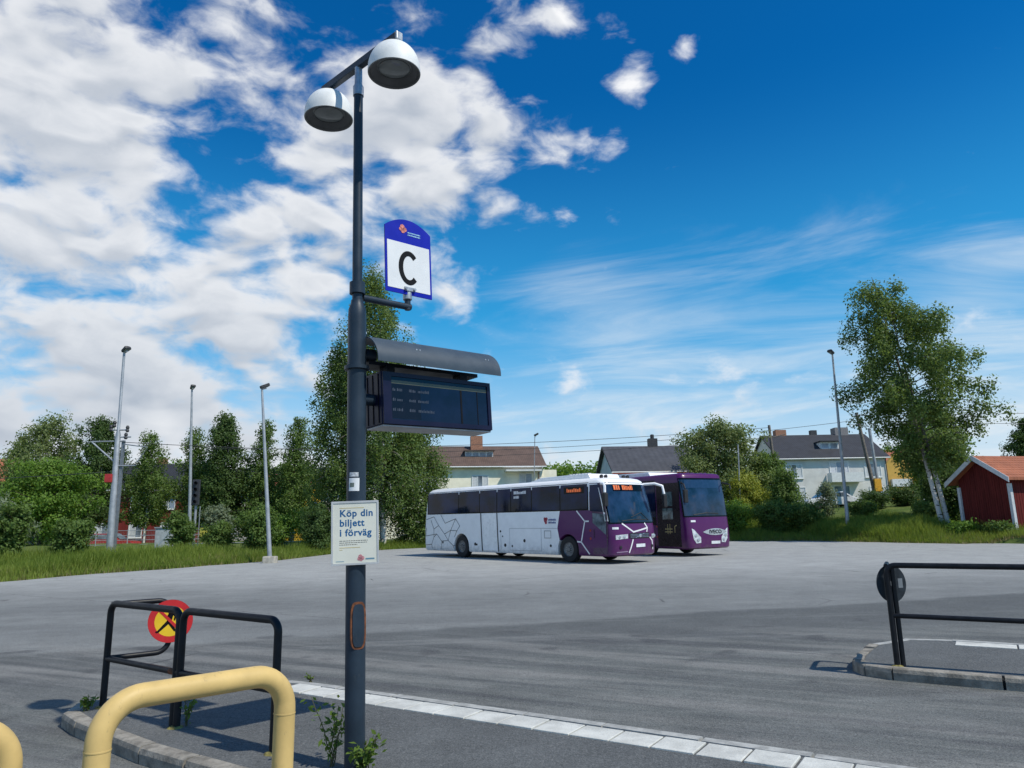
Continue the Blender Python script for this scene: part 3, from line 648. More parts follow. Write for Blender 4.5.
WSC = mat('windscreen_glass', (.014, .028, .065), .05, var=.6, scale=.9, spec=.7)
PURP = mat('purple_paint', PURPLE, .3, var=.06, coat=.5)
BWHITE = mat('coach_white', BUSWHITE, .32, var=.05, coat=.4)
TRIM = mat('black_trim', (.012, .012, .014), .6, var=.2)
TYRE = mat('tyre_rubber', (.016, .016, .017), .85, var=.25, scale=20, bump=.2)
RIM = mat('wheel_rim', (.16, .165, .17), .5, metal=.5, var=.25, scale=10)
LAMPG = mat('headlamp_glass', (.72, .76, .80), .12, var=.2, scale=14, metal=.35, coat=.6)
PLATE = mat('number_plate', (.70, .72, .74), .5, var=.08)
CHROME = mat('chrome', (.60, .62, .65), .22, metal=.8, var=.1)
DECAL_W = mat('decal_white', (.74, .74, .76), .4, var=.03); DECAL_K = mat('decal_black', (.02, .022, .03), .4, var=.05)
LED = mat('led_orange', (.5, .12, .03), .5, emit=(1.0, .20, .06, .32))
UNDER = mat('underbody', (.012, .012, .012), .9, var=.2)
class Coach:
    def __init__(s, L, prof, bow=.13, rf=.28, rr=.16):
        s.L, s.prof, s.bow, s.rf, s.rr = L, prof, bow, rf, rr
    def at(s, z):
        P = s.prof
        for a, c in zip(P, P[1:]):
            if a[0] <= z <= c[0]:
                t = (z-a[0])/(c[0]-a[0]); return tuple(lerp(a[i], c[i], t) for i in (1, 2, 3))
        return P[-1][1:] if z > P[-1][0] else P[0][1:]
    def front_arc(s, z, off=0.0, a0=-1.0, a1=1.0, n=24):
        """points along the nose from its right side (a0=-1) to the left (a1=1)"""
        w, xf, xr = s.at(z); w += off; xf += off; rf = s.rf; out = []
        flat = w-rf; Ls = rf*pi/2; tot = flat+Ls
        for i in range(n+1):
            u = lerp(a0, a1, i/n); d = abs(u)*tot; sg = -1 if u < 0 else 1
            if d <= flat: x, y = xf, d
            else: th = (d-flat)/rf; x, y = xf-rf+rf*cos(th), flat+rf*sin(th)
            out.append(Vector((x-s.bow*(y/w)**2*(1 if d <= flat+Ls*.999 else 1), sg*y, z)))
        return out
    def ring(s, z):
        w, xf, xr = s.at(z); rr = s.rr; pts = s.front_arc(z)
        for i in range(6): th = pi/2*i/5; pts.append(Vector((xr+rr-rr*sin(th), w-rr+rr*cos(th), z)))
        for i in range(6): th = pi/2*i/5; pts.append(Vector((xr+rr-rr*cos(th), -(w-rr)-rr*sin(th), z)))
        return pts
    def body(s, material, parent, arches, ar=.60):
        b = MB(); rings = [s.ring(p[0]) for p in s.prof]; k = len(rings[0])
        for r in rings: b.v += [tuple(v) for v in r]
        for i in range(len(rings)-1): b.f += [(i*k+j, i*k+(j+1) % k, (i+1)*k+(j+1) % k, (i+1)*k+j) for j in range(k)]
        b.f += [tuple(range(k-1, -1, -1)), tuple((len(rings)-1)*k+j for j in range(k))]
        o = b.build('body', material, parent, smooth=True)
        c = MB()
        for x in arches:
            for sg in (-1, 1):
                M4 = frame((x, sg*1.35, .50), (1, 0, 0), (0, 0, 1), (0, -sg, 0))
                poly = [(ar*cos(a), ar*sin(a)) for a in np.linspace(0, pi, 19)] + [(-ar, -.7), (ar, -.7)]
                c.prism(poly, -.1, .55, M4)
        co = c.build('arch_cutter', None, parent)
        md = o.modifiers.new('arches', 'BOOLEAN'); md.object = co; md.operation = 'DIFFERENCE'; md.solver = 'EXACT'
        bpy.context.view_layer.update(); dg = bpy.context.evaluated_depsgraph_get(); me = bpy.data.meshes.new_from_object(o.evaluated_get(dg))
        o.modifiers.clear(); o.data = me; bpy.data.objects.remove(co)
        return o
    def side(s, x0, x1, z0, z1, off=.006, sg=-1, nx=1, nz=4, thick=None):
        """sheet lying on one side of the body"""
        rows = []
        for j in range(nz+1):
            z = lerp(z0, z1, j/nz); w = s.at(z)[0]+off; rows.append([Vector((lerp(x0, x1, i/nx), sg*w, z)) for i in range(nx+1)])
        return rows
    def wheel(s, parent, x, sg, r=.50, name='wheel'):
        M4 = frame((x, sg*1.235, r), (1, 0, 0), (0, 0, 1), (0, -sg, 0)); t = MB()
        t.lathe([(r*.55, .0), (r*.80, -.012), (r*.95, .0), (r, .05), (r, .24), (r*.95, .29), (r*.55, .29)], 32, M4, closed=True)
        wo_ = t.build(name, TYRE, parent, smooth=True)
        q = MB(); q.lathe([(.001, -.01), (.09, -.012), (.10, .03), (.16, .045), (r*.50, .03), (r*.545, .0), (r*.565, .01), (r*.56, .20), (.001, .20)], 28, M4); ro = q.build('rim', RIM, wo_, smooth=True)
        q = MB()
        for i in range(10): a = 2*pi*i/10; q.lathe([(.014, .0), (.014, .04)], 6, M4 @ Matrix.Translation((.135*cos(a), .135*sin(a), .0)))
        tag(q.build('wheel_nuts', STEEL, ro), kind='stuff')
        return wo_
def strip_on(co, pts, wdt, surf):
    """thin line decal following a surface function surf(u, z) -> point"""
    b = MB()
    for (u0, z0), (u1, z1) in zip(pts, pts[1:]):
        d = Vector((u1-u0, z1-z0)); L = d.length; d.normalize(); n = Vector((-d.y, d.x))*wdt/2; k = max(2, int(L/.06))
        u0, z0 = u0-d.x*wdt*.3, z0-d.y*wdt*.3; u1, z1 = u1+d.x*wdt*.3, z1+d.y*wdt*.3
        b.grid([[surf(lerp(u0, u1, i/k)+n.x*s_, lerp(z0, z1, i/k)+n.y*s_) for i in range(k+1)] for s_ in (-1, 1)])
    return b
def glyphs(u0, u1, z0, h, surf, b, mn=.03, mx=.07, gap=.02):
    u = u0
    while u < u1-.01:
        wd = random.uniform(mn, mx); e = min(u1, u+wd); z1 = z0+h*random.choice((.75, .9, 1))
        b.grid([[surf(lerp(u, e, i/2), z) for i in range(3)] for z in (z0, z1)]); u += wd+gap
    return b
def bus_common(co, t, zb0, zb1, ws0, ws1, wa=.90):
    # windscreen as one curved pane, with a dark surround
    def ws(off, lo, hi, a, nm, mt, par=t):
        b = MB(); b.grid([co.front_arc(z, off, -a, a, 24) for z in np.linspace(lo, hi, 9)]); return b.build(nm, mt, par, smooth=True)
    ws(.006, ws0-.05, ws1+.07, wa+.05, 'windscreen_surround', BAND); wsc = ws(.012, ws0, ws1, wa, 'windscreen', WSC)
    return wsc
def front_surf(co, off=.010):
    """u runs across the nose: 0 at its right edge, 2.5 at its left edge"""
    def f(u, z):
        w = co.at(z)[0]; y = u-1.25; y = max(-w+.02, min(w-.02, y)); flat = w-co.rf; d = abs(y)
        xf = co.at(z)[1]+off
        if d > flat:
            th = math.asin(min(1, (d-flat)/co.rf)); x = xf-co.rf+co.rf*cos(th)
        else: x = xf
        return Vector((x-co.bow*(y/w)**2, y, z))
    return f
def side_surf(co, off=.008, sg=-1): return lambda u, z: Vector((u, sg*(co.at(z)[0]+off), z))
# ---- white and purple coach
L1 = 12.6
prof1 = [(.27, 1.20, -.12, -L1+.12), (.33, 1.245, -.03, -L1+.03), (.60, 1.255, .0, -L1), (1.10, 1.26, .0, -L1), (1.35, 1.26, -.02, -L1), (1.75, 1.258, -.09, -L1+.03), (2.30, 1.25, -.22, -L1+.10), (2.95, 1.235, -.40, -L1+.22), (3.06, 1.20, -.48, -L1+.30), (3.14, 1.12, -.60, -L1+.42), (3.19, .98, -.80, -L1+.60), (3.215, .70, -1.2, -L1+1.0)]
co = Coach(L1, prof1)
HB1 = radians(-50.1); h1 = Vector((cos(HB1), sin(HB1), 0)); n1 = Vector((-h1.y, h1.x, 0))
o1 = Vector((3.64, 27.72, 0))+n1*1.25
t1 = thing('coach', 'long white coach with purple nose parked side on in the yard', 'coach', (o1.x, o1.y, gz(o1.y+2.5)-.02), HB1, 'parked coaches')
t1.rotation_euler = (0, 0, HB1)
body1 = co.body(bus_paint('coach_paint_white', BUSWHITE, PURPLE, xb=-2.88), t1, (-2.46, -9.50), .58)
b = MB(); b.box((-6.2, 0, .55), (12.0, 1.5, .5)); b.build('underbody', UNDER, t1)
for x in (-2.46, -9.50):
    for sg in (-1, 1): co.wheel(t1, x, sg)
for x in (-8.2,):
    co.wheel(t1, x, 1)
# window band along both sides, panes on it
for sg in (-1, 1):
    b = MB(); b.grid(co.side(-L1+.28, -1.28, 1.97, 3.02, .005, sg, 2, 5)); b.build('window_band', BAND, t1, smooth=True)
    xsw = [-L1+.34, -9.70, -8.10, -6.85, -5.90, -4.56, -2.84, -1.30]
    for x0, x1 in zip(xsw, xsw[1:]):
        b = MB(); b.grid(co.side(x0+.03, x1-.03, 2.02, 2.97, .011, sg, 1, 5)); b.build('window', BGLASS, t1, smooth=True)
sf = side_surf(co, .010); sf2 = side_surf(co, .016)
# front door: dark glass in two panes with a slanting lower edge
def side_poly(pts, off, nm, mt, par, sg=-1):
    b = MB(); vs = [Vector((x, sg*(co.at(z)[0]+off), z)) for x, z in pts]; b.add(vs, [tuple(range(len(vs)))]); return b.build(nm, mt, par)
door = side_poly([(-1.10, .36), (-.40, .36), (-.32, 1.0), (-.34, 1.75), (-.44, 2.40), (-.58, 2.98), (-1.24, 2.98), (-1.24, 1.97), (-1.10, 1.97)], .007, 'front_door', mat('door_purple', (.045, .010, .055), .3, coat=.5), t1)
side_poly([(-1.08, 1.50), (-.42, 1.06), (-.38, 1.80), (-1.08, 1.86)], .012, 'pane', mat('door_glass_pale', (.13, .16, .19), .06, var=.5, scale=2.5, coat=.6), door)
side_poly([(-1.20, 1.94), (-.42, 1.88), (-.52, 2.35), (-.70, 2.92), (-1.20, 2.92)], .012, 'pane', BGLASS, door)
b = strip_on(co, [(-1.02, .95), (-1.02, 1.25)], .025, sf2); b.build('handle', TRIM, door)
# middle door
mdoor = MB(); mdoor.grid(co.side(-7.86, -6.84, .36, 1.95, .006, -1, 1, 4)); md_ = mdoor.build('middle_door', BWHITE, t1, smooth=True)
b = strip_on(co, [(-7.92, .33), (-8.02, 2.0)], .055, sf2); b.build('seal', TRIM, md_)
b = strip_on(co, [(-6.78, .33), (-6.86, 2.0)], .055, sf2); b.build('seal', TRIM, md_)
# luggage hatches, seams, latches
for pts in ([(-6.0, .42), (-6.0, 1.30)], [(-6.0, 1.30), (-4.0, 1.30), (-4.0, .40), (-6.0, .40)], [(-4.0, 1.30), (-3.05, 1.30)], [(-6.6, .42), (-6.6, 1.1)]):
    strip_on(co, pts, .014, sf).build('hatch_seam', mat('seam_grey', (.30, .31, .33), .6), t1)
strip_on(co, [(-3.80, .92), (-3.42, .92), (-3.42, 1.20), (-3.80, 1.20), (-3.80, .92)], .018, sf).build('fuel_flap', mat('seam_dark', (.14, .14, .15), .6), t1)
for x, z, r in [(-11.0, .66, .055), (-8.45, .62, .07), (-8.33, .60, .05), (-6.62, 1.18, .05), (-6.48, .97, .035), (-6.32, .60, .075), (-5.85, .57, .045), (-5.05, .80, .07), (-3.45, .62, .055)]:
    b = MB(); b.lathe([(r, 0), (r*.9, .012), (.001, .014)], 12, frame((x, -(co.at(z)[0]+.002), z), (1, 0, 0), (0, 0, 1), (0, -1, 0))); b.build('latch', TRIM, t1)
for x, z in [(-1.22, 1.22), (-1.22, .92)]:
    b = MB(); b.lathe([(.05, 0), (.045, .012), (.001, .014)], 12, frame((x, -(co.at(z)[0]+.002), z), (1, 0, 0), (0, 0, 1), (0, -1, 0))); b.build('side_marker', mat('marker_red', (.30, .02, .02), .3), t1)
# network of black lines on the tail
net = [[(-12.4, 1.74), (-11.75, 1.86), (-11.35, 1.45), (-11.75, 1.28), (-12.0, 1.70)], [(-11.35, 1.45), (-10.85, 1.05), (-10.35, 1.22), (-9.95, 1.75), (-10.8, 1.55), (-11.15, 1.93)], [(-12.45, .95), (-11.5, 1.05), (-11.1, .72), (-10.55, .75), (-10.35, 1.22)], [(-11.1, .72), (-11.15, .36)], [(-10.55, .75), (-10.15, .52), (-10.1, .40)], [(-12.45, .52), (-11.95, .56), (-11.75, .90), (-11.5, 1.05)], [(-9.95, 1.75), (-9.62, 1.42), (-9.85, 1.20), (-10.35, 1.22)], [(-11.75, 1.28), (-11.75, .90)], [(-10.85, 1.05), (-10.55, .75)], [(-9.85, 1.20), (-10.05, .92)], [(-10.15, .52), (-9.98, .55)], [(-11.95, .56), (-11.9, .36)], [(-12.4, 1.35), (-12.45, .95)]]
b = MB()
for l in net: q = strip_on(co, l, .022, sf); b.add(q.v, q.f)
b.build('line_pattern', DECAL_K, t1)
b = MB()
for l in [[(-1.92, 1.95), (-1.50, 1.56), (-1.72, .78), (-1.32, .35)], [(-1.50, 1.56), (-1.30, 1.56)], [(-1.72, .78), (-1.93, .80)]]: q = strip_on(co, l, .055, sf); b.add(q.v, q.f)
b.build('line_pattern', DECAL_W, t1)
# logo and lettering on the side
b = MB()
for i, (dx_, dz_, r) in enumerate([(0, 0, .10), (.06, .05, .07), (-.05, .06, .06), (.02, -.09, .07)]):
    b.add([sf(-3.72+dx_+r*cos(a), 1.62+dz_+r*sin(a)) for a in np.linspace(0, 2*pi, 9)[:-1]], [tuple(range(8))])
b.build('logo', mat('logo_red', (.45, .05, .09), .5), t1)
b = glyphs(-3.55, -3.10, 1.60, .075, sf, MB()); glyphs(-3.55, -3.10, 1.49, .075, sf, b); tag(b.build('lettering', mat('logo_navy', (.06, .08, .24), .5), t1), kind='stuff')
b = glyphs(-5.70, -4.90, 2.72, .13, sf2, MB(), .05, .09, .02); glyphs(-5.70, -5.35, 2.54, .11, sf2, b); tag(b.build('lettering', DECAL_W, t1), kind='stuff')
b = MB(); b.grid(co.side(-2.62, -1.50, 2.62, 2.88, .0135, -1, 1, 2)); sd_ = b.build('side_destination', BAND, t1)
b = glyphs(-2.45, -1.65, 2.68, .14, side_surf(co, .017), MB(), .05, .09, .025); tag(b.build('display_text', LED, sd_), kind='stuff')
# nose
wsc = bus_common(co, t1, 1.97, 3.0, 1.50, 2.92, .86)
fs_ = front_surf(co, .012); fs2 = front_surf(co, .020)
b = MB(); b.grid([[fs2(lerp(.40, 2.05, i/12), z) for i in range(13)] for z in (2.66, 2.78, 2.92)]); dsn = b.build('destination_display', BAND, t1)
b = glyphs(.45, .75, 2.71, .18, front_surf(co, .024), MB(), .07, .10, .03); glyphs(.88, 1.45, 2.71, .17, front_surf(co, .024), b, .05, .08, .025); tag(b.build('display_text', LED, dsn), kind='stuff')
b = MB(); b.tube([fs2(.5, 1.55), fs2(1.15, 1.60), fs2(1.9, 1.58)], .018, 6); b.tube([fs2(2.0, 1.56), fs2(1.6, 1.85), fs2(1.0, 1.68)], .014, 6); b.build('wiper', TRIM, t1)
b = MB(); b.grid([[fs_(lerp(.80, 1.95, i/10), z) for i in range(11)] for z in (.90, 1.02, 1.10)]); gr = b.build('grille', TRIM, t1)
b = MB()
for z in (.95, 1.0, 1.05): b.tube([fs2(lerp(.84, 1.90, i/8), z) for i in range(9)], .008, 6)
b.build('grille_bar', CHROME, gr)
b = MB(); c_ = fs2(1.37, 1.0); b.lathe([(.065, 0), (.065, .015), (.045, .02)], 16, frame(c_, (0, 1, 0), (0, 0, 1), (1, 0, 0))); b.tube([fs2(1.12, .93), fs2(1.62, 1.08)], .010, 6); b.build('badge', CHROME, gr)
for u0, u1 in ((.16, .72), (2.10, 2.40)):
    b = MB(); b.grid([[fs_(lerp(u0, u1, i/8), lerp(z, z+.03, i/8)) for i in range(9)] for z in (.88, .97, 1.04)]); hl = b.build('headlight', LAMPG, t1, smooth=True)
    b = MB()
    for k in range(2): c_ = fs2(lerp(u0, u1, .3+.4*k), .97); b.lathe([(.055, 0), (.055, .004), (.03, .008)], 14, frame(c_, (0, 1, 0), (0, 0, 1), (1, 0, 0)))
    b.build('lens', CHROME, hl)
b = MB(); b.grid([[fs2(lerp(1.13, 1.65, i/4), z) for i in range(5)] for z in (.58, .70)]); b.build('number_plate', PLATE, t1)
for u in (.36, 2.1):
    b = MB(); c_ = fs_(u, .60); b.lathe([(.06, 0), (.06, .01), (.04, .014)], 12, frame(c_, (0, 1, 0), (0, 0, 1), (1, 0, 0))); b.build('fog_lamp', TRIM, t1)
b = MB(); b.grid([[fs_(lerp(.08, .30, i/3), z) for i in range(4)] for z in (1.25, 1.33)]); b.build('nose_label', DECAL_W, t1)
strip_on(co, [(.2, .42), (.7, .44)], .04, fs_).build('bumper_strip', mat('lilac', (.30, .20, .32), .4), t1)
b = MB()
for l in [[(.50, 1.45), (1.02, 1.14), (1.40, 1.20), (1.86, 1.28), (1.72, 1.45)], [(1.86, 1.28), (1.80, 1.14)], [(.98, .86), (.78, .40)], [(1.98, .92), (2.12, .80), (2.16, .48)]]: q = strip_on(co, l, .055, fs_); b.add(q.v, q.f)
b.build('line_pattern', DECAL_W, t1)
# white corner posts beside the screen
b = MB(); rows = []
for z in np.linspace(1.55, 2.80, 7):
    arc = co.front_arc(z, .013, -1.0, -.90, 4); rows.append(arc)
b.grid(rows); b.build('corner_post', BWHITE, t1, smooth=True)
# mirrors on swan-neck arms
def mirror(arm, head, tilt=0.0):
    b = MB(); b.tube(arm, [.055]*(len(arm)-1)+[.05], 10); mo = b.build('mirror', BWHITE, t1, smooth=True)
    h = Vector(head); b = MB(); b.box(h, (.14, .20, .50)); b.build('mirror_glass', TRIM, mo, bevel=.04)
    return mo
mirror([(-.66, -1.18, 2.94), (-.42, -1.30, 2.93), (-.28, -1.40, 2.84), (-.26, -1.42, 2.60)], (-.25, -1.42, 2.34))
mirror([(-.66, 1.16, 2.94), (-.22, 1.40, 2.96), (.02, 1.56, 2.86), (.06, 1.60, 2.55)], (.06, 1.60, 2.28))
# roof gear
def pod(x0, x1, wd, z0, hh, nm, par, mt=BWHITE, ramp=.8):
    pts = [(x0, z0), (x1, z0), (x1-.12, z0+hh), (x0+ramp, z0+hh*.85)]
    b = MB(); b.prism(pts, -wd, wd, frame((0, 0, 0), (1, 0, 0), (0, 0, 1), (0, -1, 0))); return b.build(nm, mt, par, bevel=.04)
pod(-5.2, -1.5, .86, 3.19, .20, 'roof_unit', t1)
for i in range(7):
    b = MB(); b.box((-2.75+i*.17, -.70, 3.40), (.09, .16, .03)); b.build('roof_vent', mat('vent_grey', (.48, .49, .50), .6), t1)
for u in (.38, .62, 1.62, 1.86):
    b = MB(); b.lathe([(.05, 0), (.07, .05), (.07, .10), (.001, .105)], 12, frame((-.98, u-1.25, 3.24), (0, 1, 0), (0, 0, 1), (1, 0, 0))); b.tube([(-.98, u-1.25, 3.10), (-.98, u-1.25, 3.24)], .02, 6); b.build('roof_lamp', TRIM, t1)
b = MB(); b.lathe([(.03, 0), (.07, .03), (.07, .07), (.001, .08)], 10, Matrix.Translation((-L1+.7, -.9, 3.15))); b.build('camera_pod', TRIM, t1)

# ---- all purple coach behind it
L2 = 12.4
prof2 = [(.30, 1.20, -.12, -L2+.12), (.36, 1.245, -.03, -L2+.03), (.65, 1.26, .0, -L2), (1.10, 1.26, -.01, -L2), (1.50, 1.26, -.05, -L2), (2.40, 1.258, -.16, -L2+.06), (3.20, 1.25, -.30, -L2+.15), (3.40, 1.225, -.34, -L2+.2), (3.47, 1.17, -.40, -L2+.3), (3.50, 1.06, -.52, -L2+.5)]
co = Coach(L2, prof2, .10, .22)
HB2 = radians(-60); h2v = Vector((cos(HB2), sin(HB2), 0)); n2v = Vector((-h2v.y, h2v.x, 0))
o2 = Vector((7.27, 31.73, 0))+n2v*1.25
t2 = thing('coach', 'dark purple coach standing behind the white one', 'coach', (o2.x, o2.y, gz(o2.y+2.0)-.01), HB2, 'parked coaches')
DP_ = (.060, .010, .070)
body2 = co.body(bus_paint('coach_paint_purple', PURPLE, PURPLE), t2, (-2.75, -9.3), .58)
b = MB(); b.box((-6.2, 0, .58), (12.0, 1.5, .5)); b.build('underbody', UNDER, t2)
for x in (-2.75, -9.3):
    for sg in (-1, 1): co.wheel(t2, x, sg)
for sg in (-1, 1):
    b = MB(); b.grid(co.side(-L2+.28, -2.0, 1.30, 3.26, .005, sg, 2, 5)); b.build('window_band', BAND, t2, smooth=True)  # band reaches below the panes to paint the shaded flank dark
    xsw = [-L2+.34, -10.2, -8.3, -6.4, -4.5, -2.95, -2.0]
    for x0, x1 in zip(xsw, xsw[1:]):
        b = MB(); b.grid(co.side(x0+.03, x1-.03, 1.66, 3.12, .011, sg, 1, 5)); b.build('window', BGLASS, t2, smooth=True)
door = MB(); door.grid(co.side(-1.95, -.48, .40, 3.10, .006, -1, 1, 6)); do_ = door.build('front_door', mat('door_dark_shade', (.008, .004, .010), .3, spec=.25), t2, smooth=True)  # dark glass door, widened and blackened to paint in the coach's shaded side
PALE = mat('door_glass_green', (.10, .15, .15), .06, var=.6, scale=3, coat=.6)
for z0, z1 in ((1.55, 2.02), (2.12, 2.72)):
    b = MB(); b.grid(co.side(-1.58, -.92, z0, z1, .012, -1, 1, 2)); b.build('pane', PALE, do_)
sf = side_surf(co, .014)
for x, z in [(-2.0, 1.25), (-2.0, .80)]:
    b = MB(); b.lathe([(.05, 0), (.045, .012), (.001, .014)], 12, frame((x, -(co.at(z)[0]+.002), z), (1, 0, 0), (0, 0, 1), (0, -1, 0))); b.build('side_marker', mat('marker_red', (.30, .02, .02), .3), t2)
b = MB()
for pts in ([(-1.45, 1.14), (-1.00, 1.14)], [(-1.28, .95), (-1.28, 1.34)], [(-1.14, .95), (-1.14, 1.34)], [(-1.45, 1.02), (-1.00, 1.02)], [(-.84, 1.0), (-.84, 1.25), (-.72, 1.30)]): q = strip_on(co, pts, .035, sf); b.add(q.v, q.f)
b.build('door_emblem', mat('emblem_gold', (.42, .36, .16), .5), do_)
bus_common(co, t2, 1.6, 3.2, 1.68, 3.22, .90)
fs_ = front_surf(co, .012); fs2 = front_surf(co, .020)
b = MB(); b.grid([[fs2(lerp(.18, 2.32, i/12), z) for i in range(13)] for z in (2.86, 3.02, 3.20)]); b.build('destination_display', mat('display_blue_black', (.015, .030, .075), .1, coat=.5), t2)
b = MB(); b.tube([fs2(.4, 1.72), fs2(1.1, 1.80), fs2(1.8, 1.76)], .018, 6); b.build('wiper', TRIM, t2)
b = MB(); rows = []
for k in range(5):
    v = k/4*2-1; rows.append([fs_(lerp(.78, 2.22, i/16), 1.0+v*.14*(1-abs(i/8-1)**2.2)) for i in range(17)])
b.grid(rows); gr = b.build('grille', CHROME, t2)
fsg = front_surf(co, .022)
tb = text_mesh('IVECO', .22, Matrix.Identity(4), .001, .008, 'CENTER', 1.1); q = MB(); q.add([fsg(1.50+v[0], .93+v[1]) for v in tb.v], tb.f); q.build('lettering', mat('grey_letters', (.06, .065, .075), .4), gr)
for sgn in (0, 1):
    pts = [(.22, 1.16), (.34, 1.10), (.66, .78), (.66, .56), (.42, .54), (.28, .72)]
    if sgn: pts = [(2.5-u, z) for u, z in pts]
    b = MB(); b.add([fs_(u, z) for u, z in pts], [tuple(range(6))]); hl = b.build('headlight', LAMPG, t2)
    b = MB()
    for u, z in ((.40, .86), (.52, .68)): c_ = fs2(2.5-u if sgn else u, z); b.lathe([(.07, 0), (.07, .004), (.04, .008)], 14, frame(c_, (0, 1, 0), (0, 0, 1), (1, 0, 0)))
    b.build('lens', CHROME, hl)
b = MB(); b.grid([[fs2(lerp(1.22, 1.74, i/4), z) for i in range(5)] for z in (.50, .62)]); b.build('number_plate', PLATE, t2)
b = MB(); b.grid([[fs_(lerp(.22, .46, i/3), z) for i in range(4)] for z in (1.42, 1.50)]); b.build('nose_label', DECAL_W, t2)
b = MB(); b.tube([(-.40, -1.2, 3.1), (-.05, -1.36, 3.0), (.05, -1.38, 2.8)], .035, 8); mo = b.build('mirror', TRIM, t2, smooth=True); b = MB(); b.box((.05, -1.38, 2.5), (.12, .2, .55)); b.build('mirror_glass', TRIM, mo, bevel=.03)
b = MB(); b.tube([(-.40, 1.2, 3.1), (-.05, 1.30, 3.0), (.0, 1.30, 2.8)], .035, 8); b.build('mirror', TRIM, t2, smooth=True)
ru = MB(); ru.prism([(-6.4, 3.46), (-2.7, 3.46), (-2.85, 3.68), (-5.9, 3.70)], -.88, .88, frame((0, 0, 0), (1, 0, 0), (0, 0, 1), (0, -1, 0))); ru.build('roof_unit', BWHITE, t2, bevel=.05)
b = MB()
for y in (-.5, -.25, .25, .5): b.box((-.70, y, 3.52), (.1, .12, .05))
b.build('roof_marker_strip', PURP, t2)
for t, o, hb in ((t1, o1, HB1), (t2, o2, HB2)):           # both stand square on the sloping yard
    t.matrix_world = Matrix.Translation((o.x, o.y, gz(o.y)+.004)) @ Matrix.Rotation(math.atan(SL), 4, 'X') @ Matrix.Rotation(hb, 4, 'Z')
# ---------------------------------------------------------------- houses
PANE = mat('house_pane', (.20, .25, .31), .08, var=.5, scale=.7, coat=.5)
WFRAME = mat('window_white', (.72, .73, .72), .5, var=.06)
BRICK = mat('chimney_brick', (.32, .16, .10), .85, var=.25, scale=12, bump=.3)
DARKM = mat('dark_metal', (.035, .037, .042), .6, var=.2)
CURTAIN = mat('curtain_white', (.58, .60, .62), .8, var=.1)
def tile_mat(name, col, rib=5.0):
    m = bpy.data.materials.new(name); m.use_nodes = True; t = m.node_tree; t.nodes.clear(); b = NB(t)
    o = b.node('ShaderNodeOutputMaterial'); p = b.node('ShaderNodeBsdfPrincipled'); t.links.new(p.outputs[0], o.inputs[0])
    tc = b.node('ShaderNodeTexCoord').outputs['Object']; x, y, z = b.sep(tc)[0:3]
    n = b.noise(tc, 1.1, 6, .65); n2 = b.noise(tc, 14, 3, .6)
    c = b.mix(b.smooth(n, .3, .7), tuple(v*.75 for v in col), tuple(min(1, v*1.2) for v in col)); c = b.mix(b.math('MULTIPLY', n2, .4), c, tuple(v*.6 for v in col))
    wv = b.math('MULTIPLY', b.math('ADD', b.math('SINE', b.math('MULTIPLY', x, rib*2*pi)), b.math('MULTIPLY', b.math('SINE', b.math('MULTIPLY', z, 3.2*2*pi)), .25)), .5)
    b.put(p.inputs['Base Color'], c); p.inputs['Roughness'].default_value = .75
    bn = b.node('ShaderNodeBump'); bn.inputs['Strength'].default_value = .45; bn.inputs['Distance'].default_value = .03
    b.put(bn.inputs['Height'], wv); t.links.new(bn.outputs[0], p.inputs['Normal']); return m
def plaster(name, col): return mat(name, col, .9, var=.07, scale=1.2, bump=.25, bscale=18, spec=.2)
def boards(name, col, k=7.0):
    m = bpy.data.materials.new(name); m.use_nodes = True; t = m.node_tree; t.nodes.clear(); b = NB(t)
    o = b.node('ShaderNodeOutputMaterial'); p = b.node('ShaderNodeBsdfPrincipled'); t.links.new(p.outputs[0], o.inputs[0])
    tc = b.node('ShaderNodeTexCoord').outputs['Object']; x, y, z = b.sep(tc)[0:3]
    st = b.comb(b.math('MULTIPLY', x, 8.), b.math('MULTIPLY', y, 8.), b.math('MULTIPLY', z, .7)); n = b.noise(st, 1.0, 5, .65)
    c = b.mix(b.smooth(n, .3, .7), tuple(v*.75 for v in col), tuple(v*1.2 for v in col))
    b.put(p.inputs['Base Color'], c); p.inputs['Roughness'].default_value = .85; p.inputs['Specular IOR Level'].default_value = .2
    return m
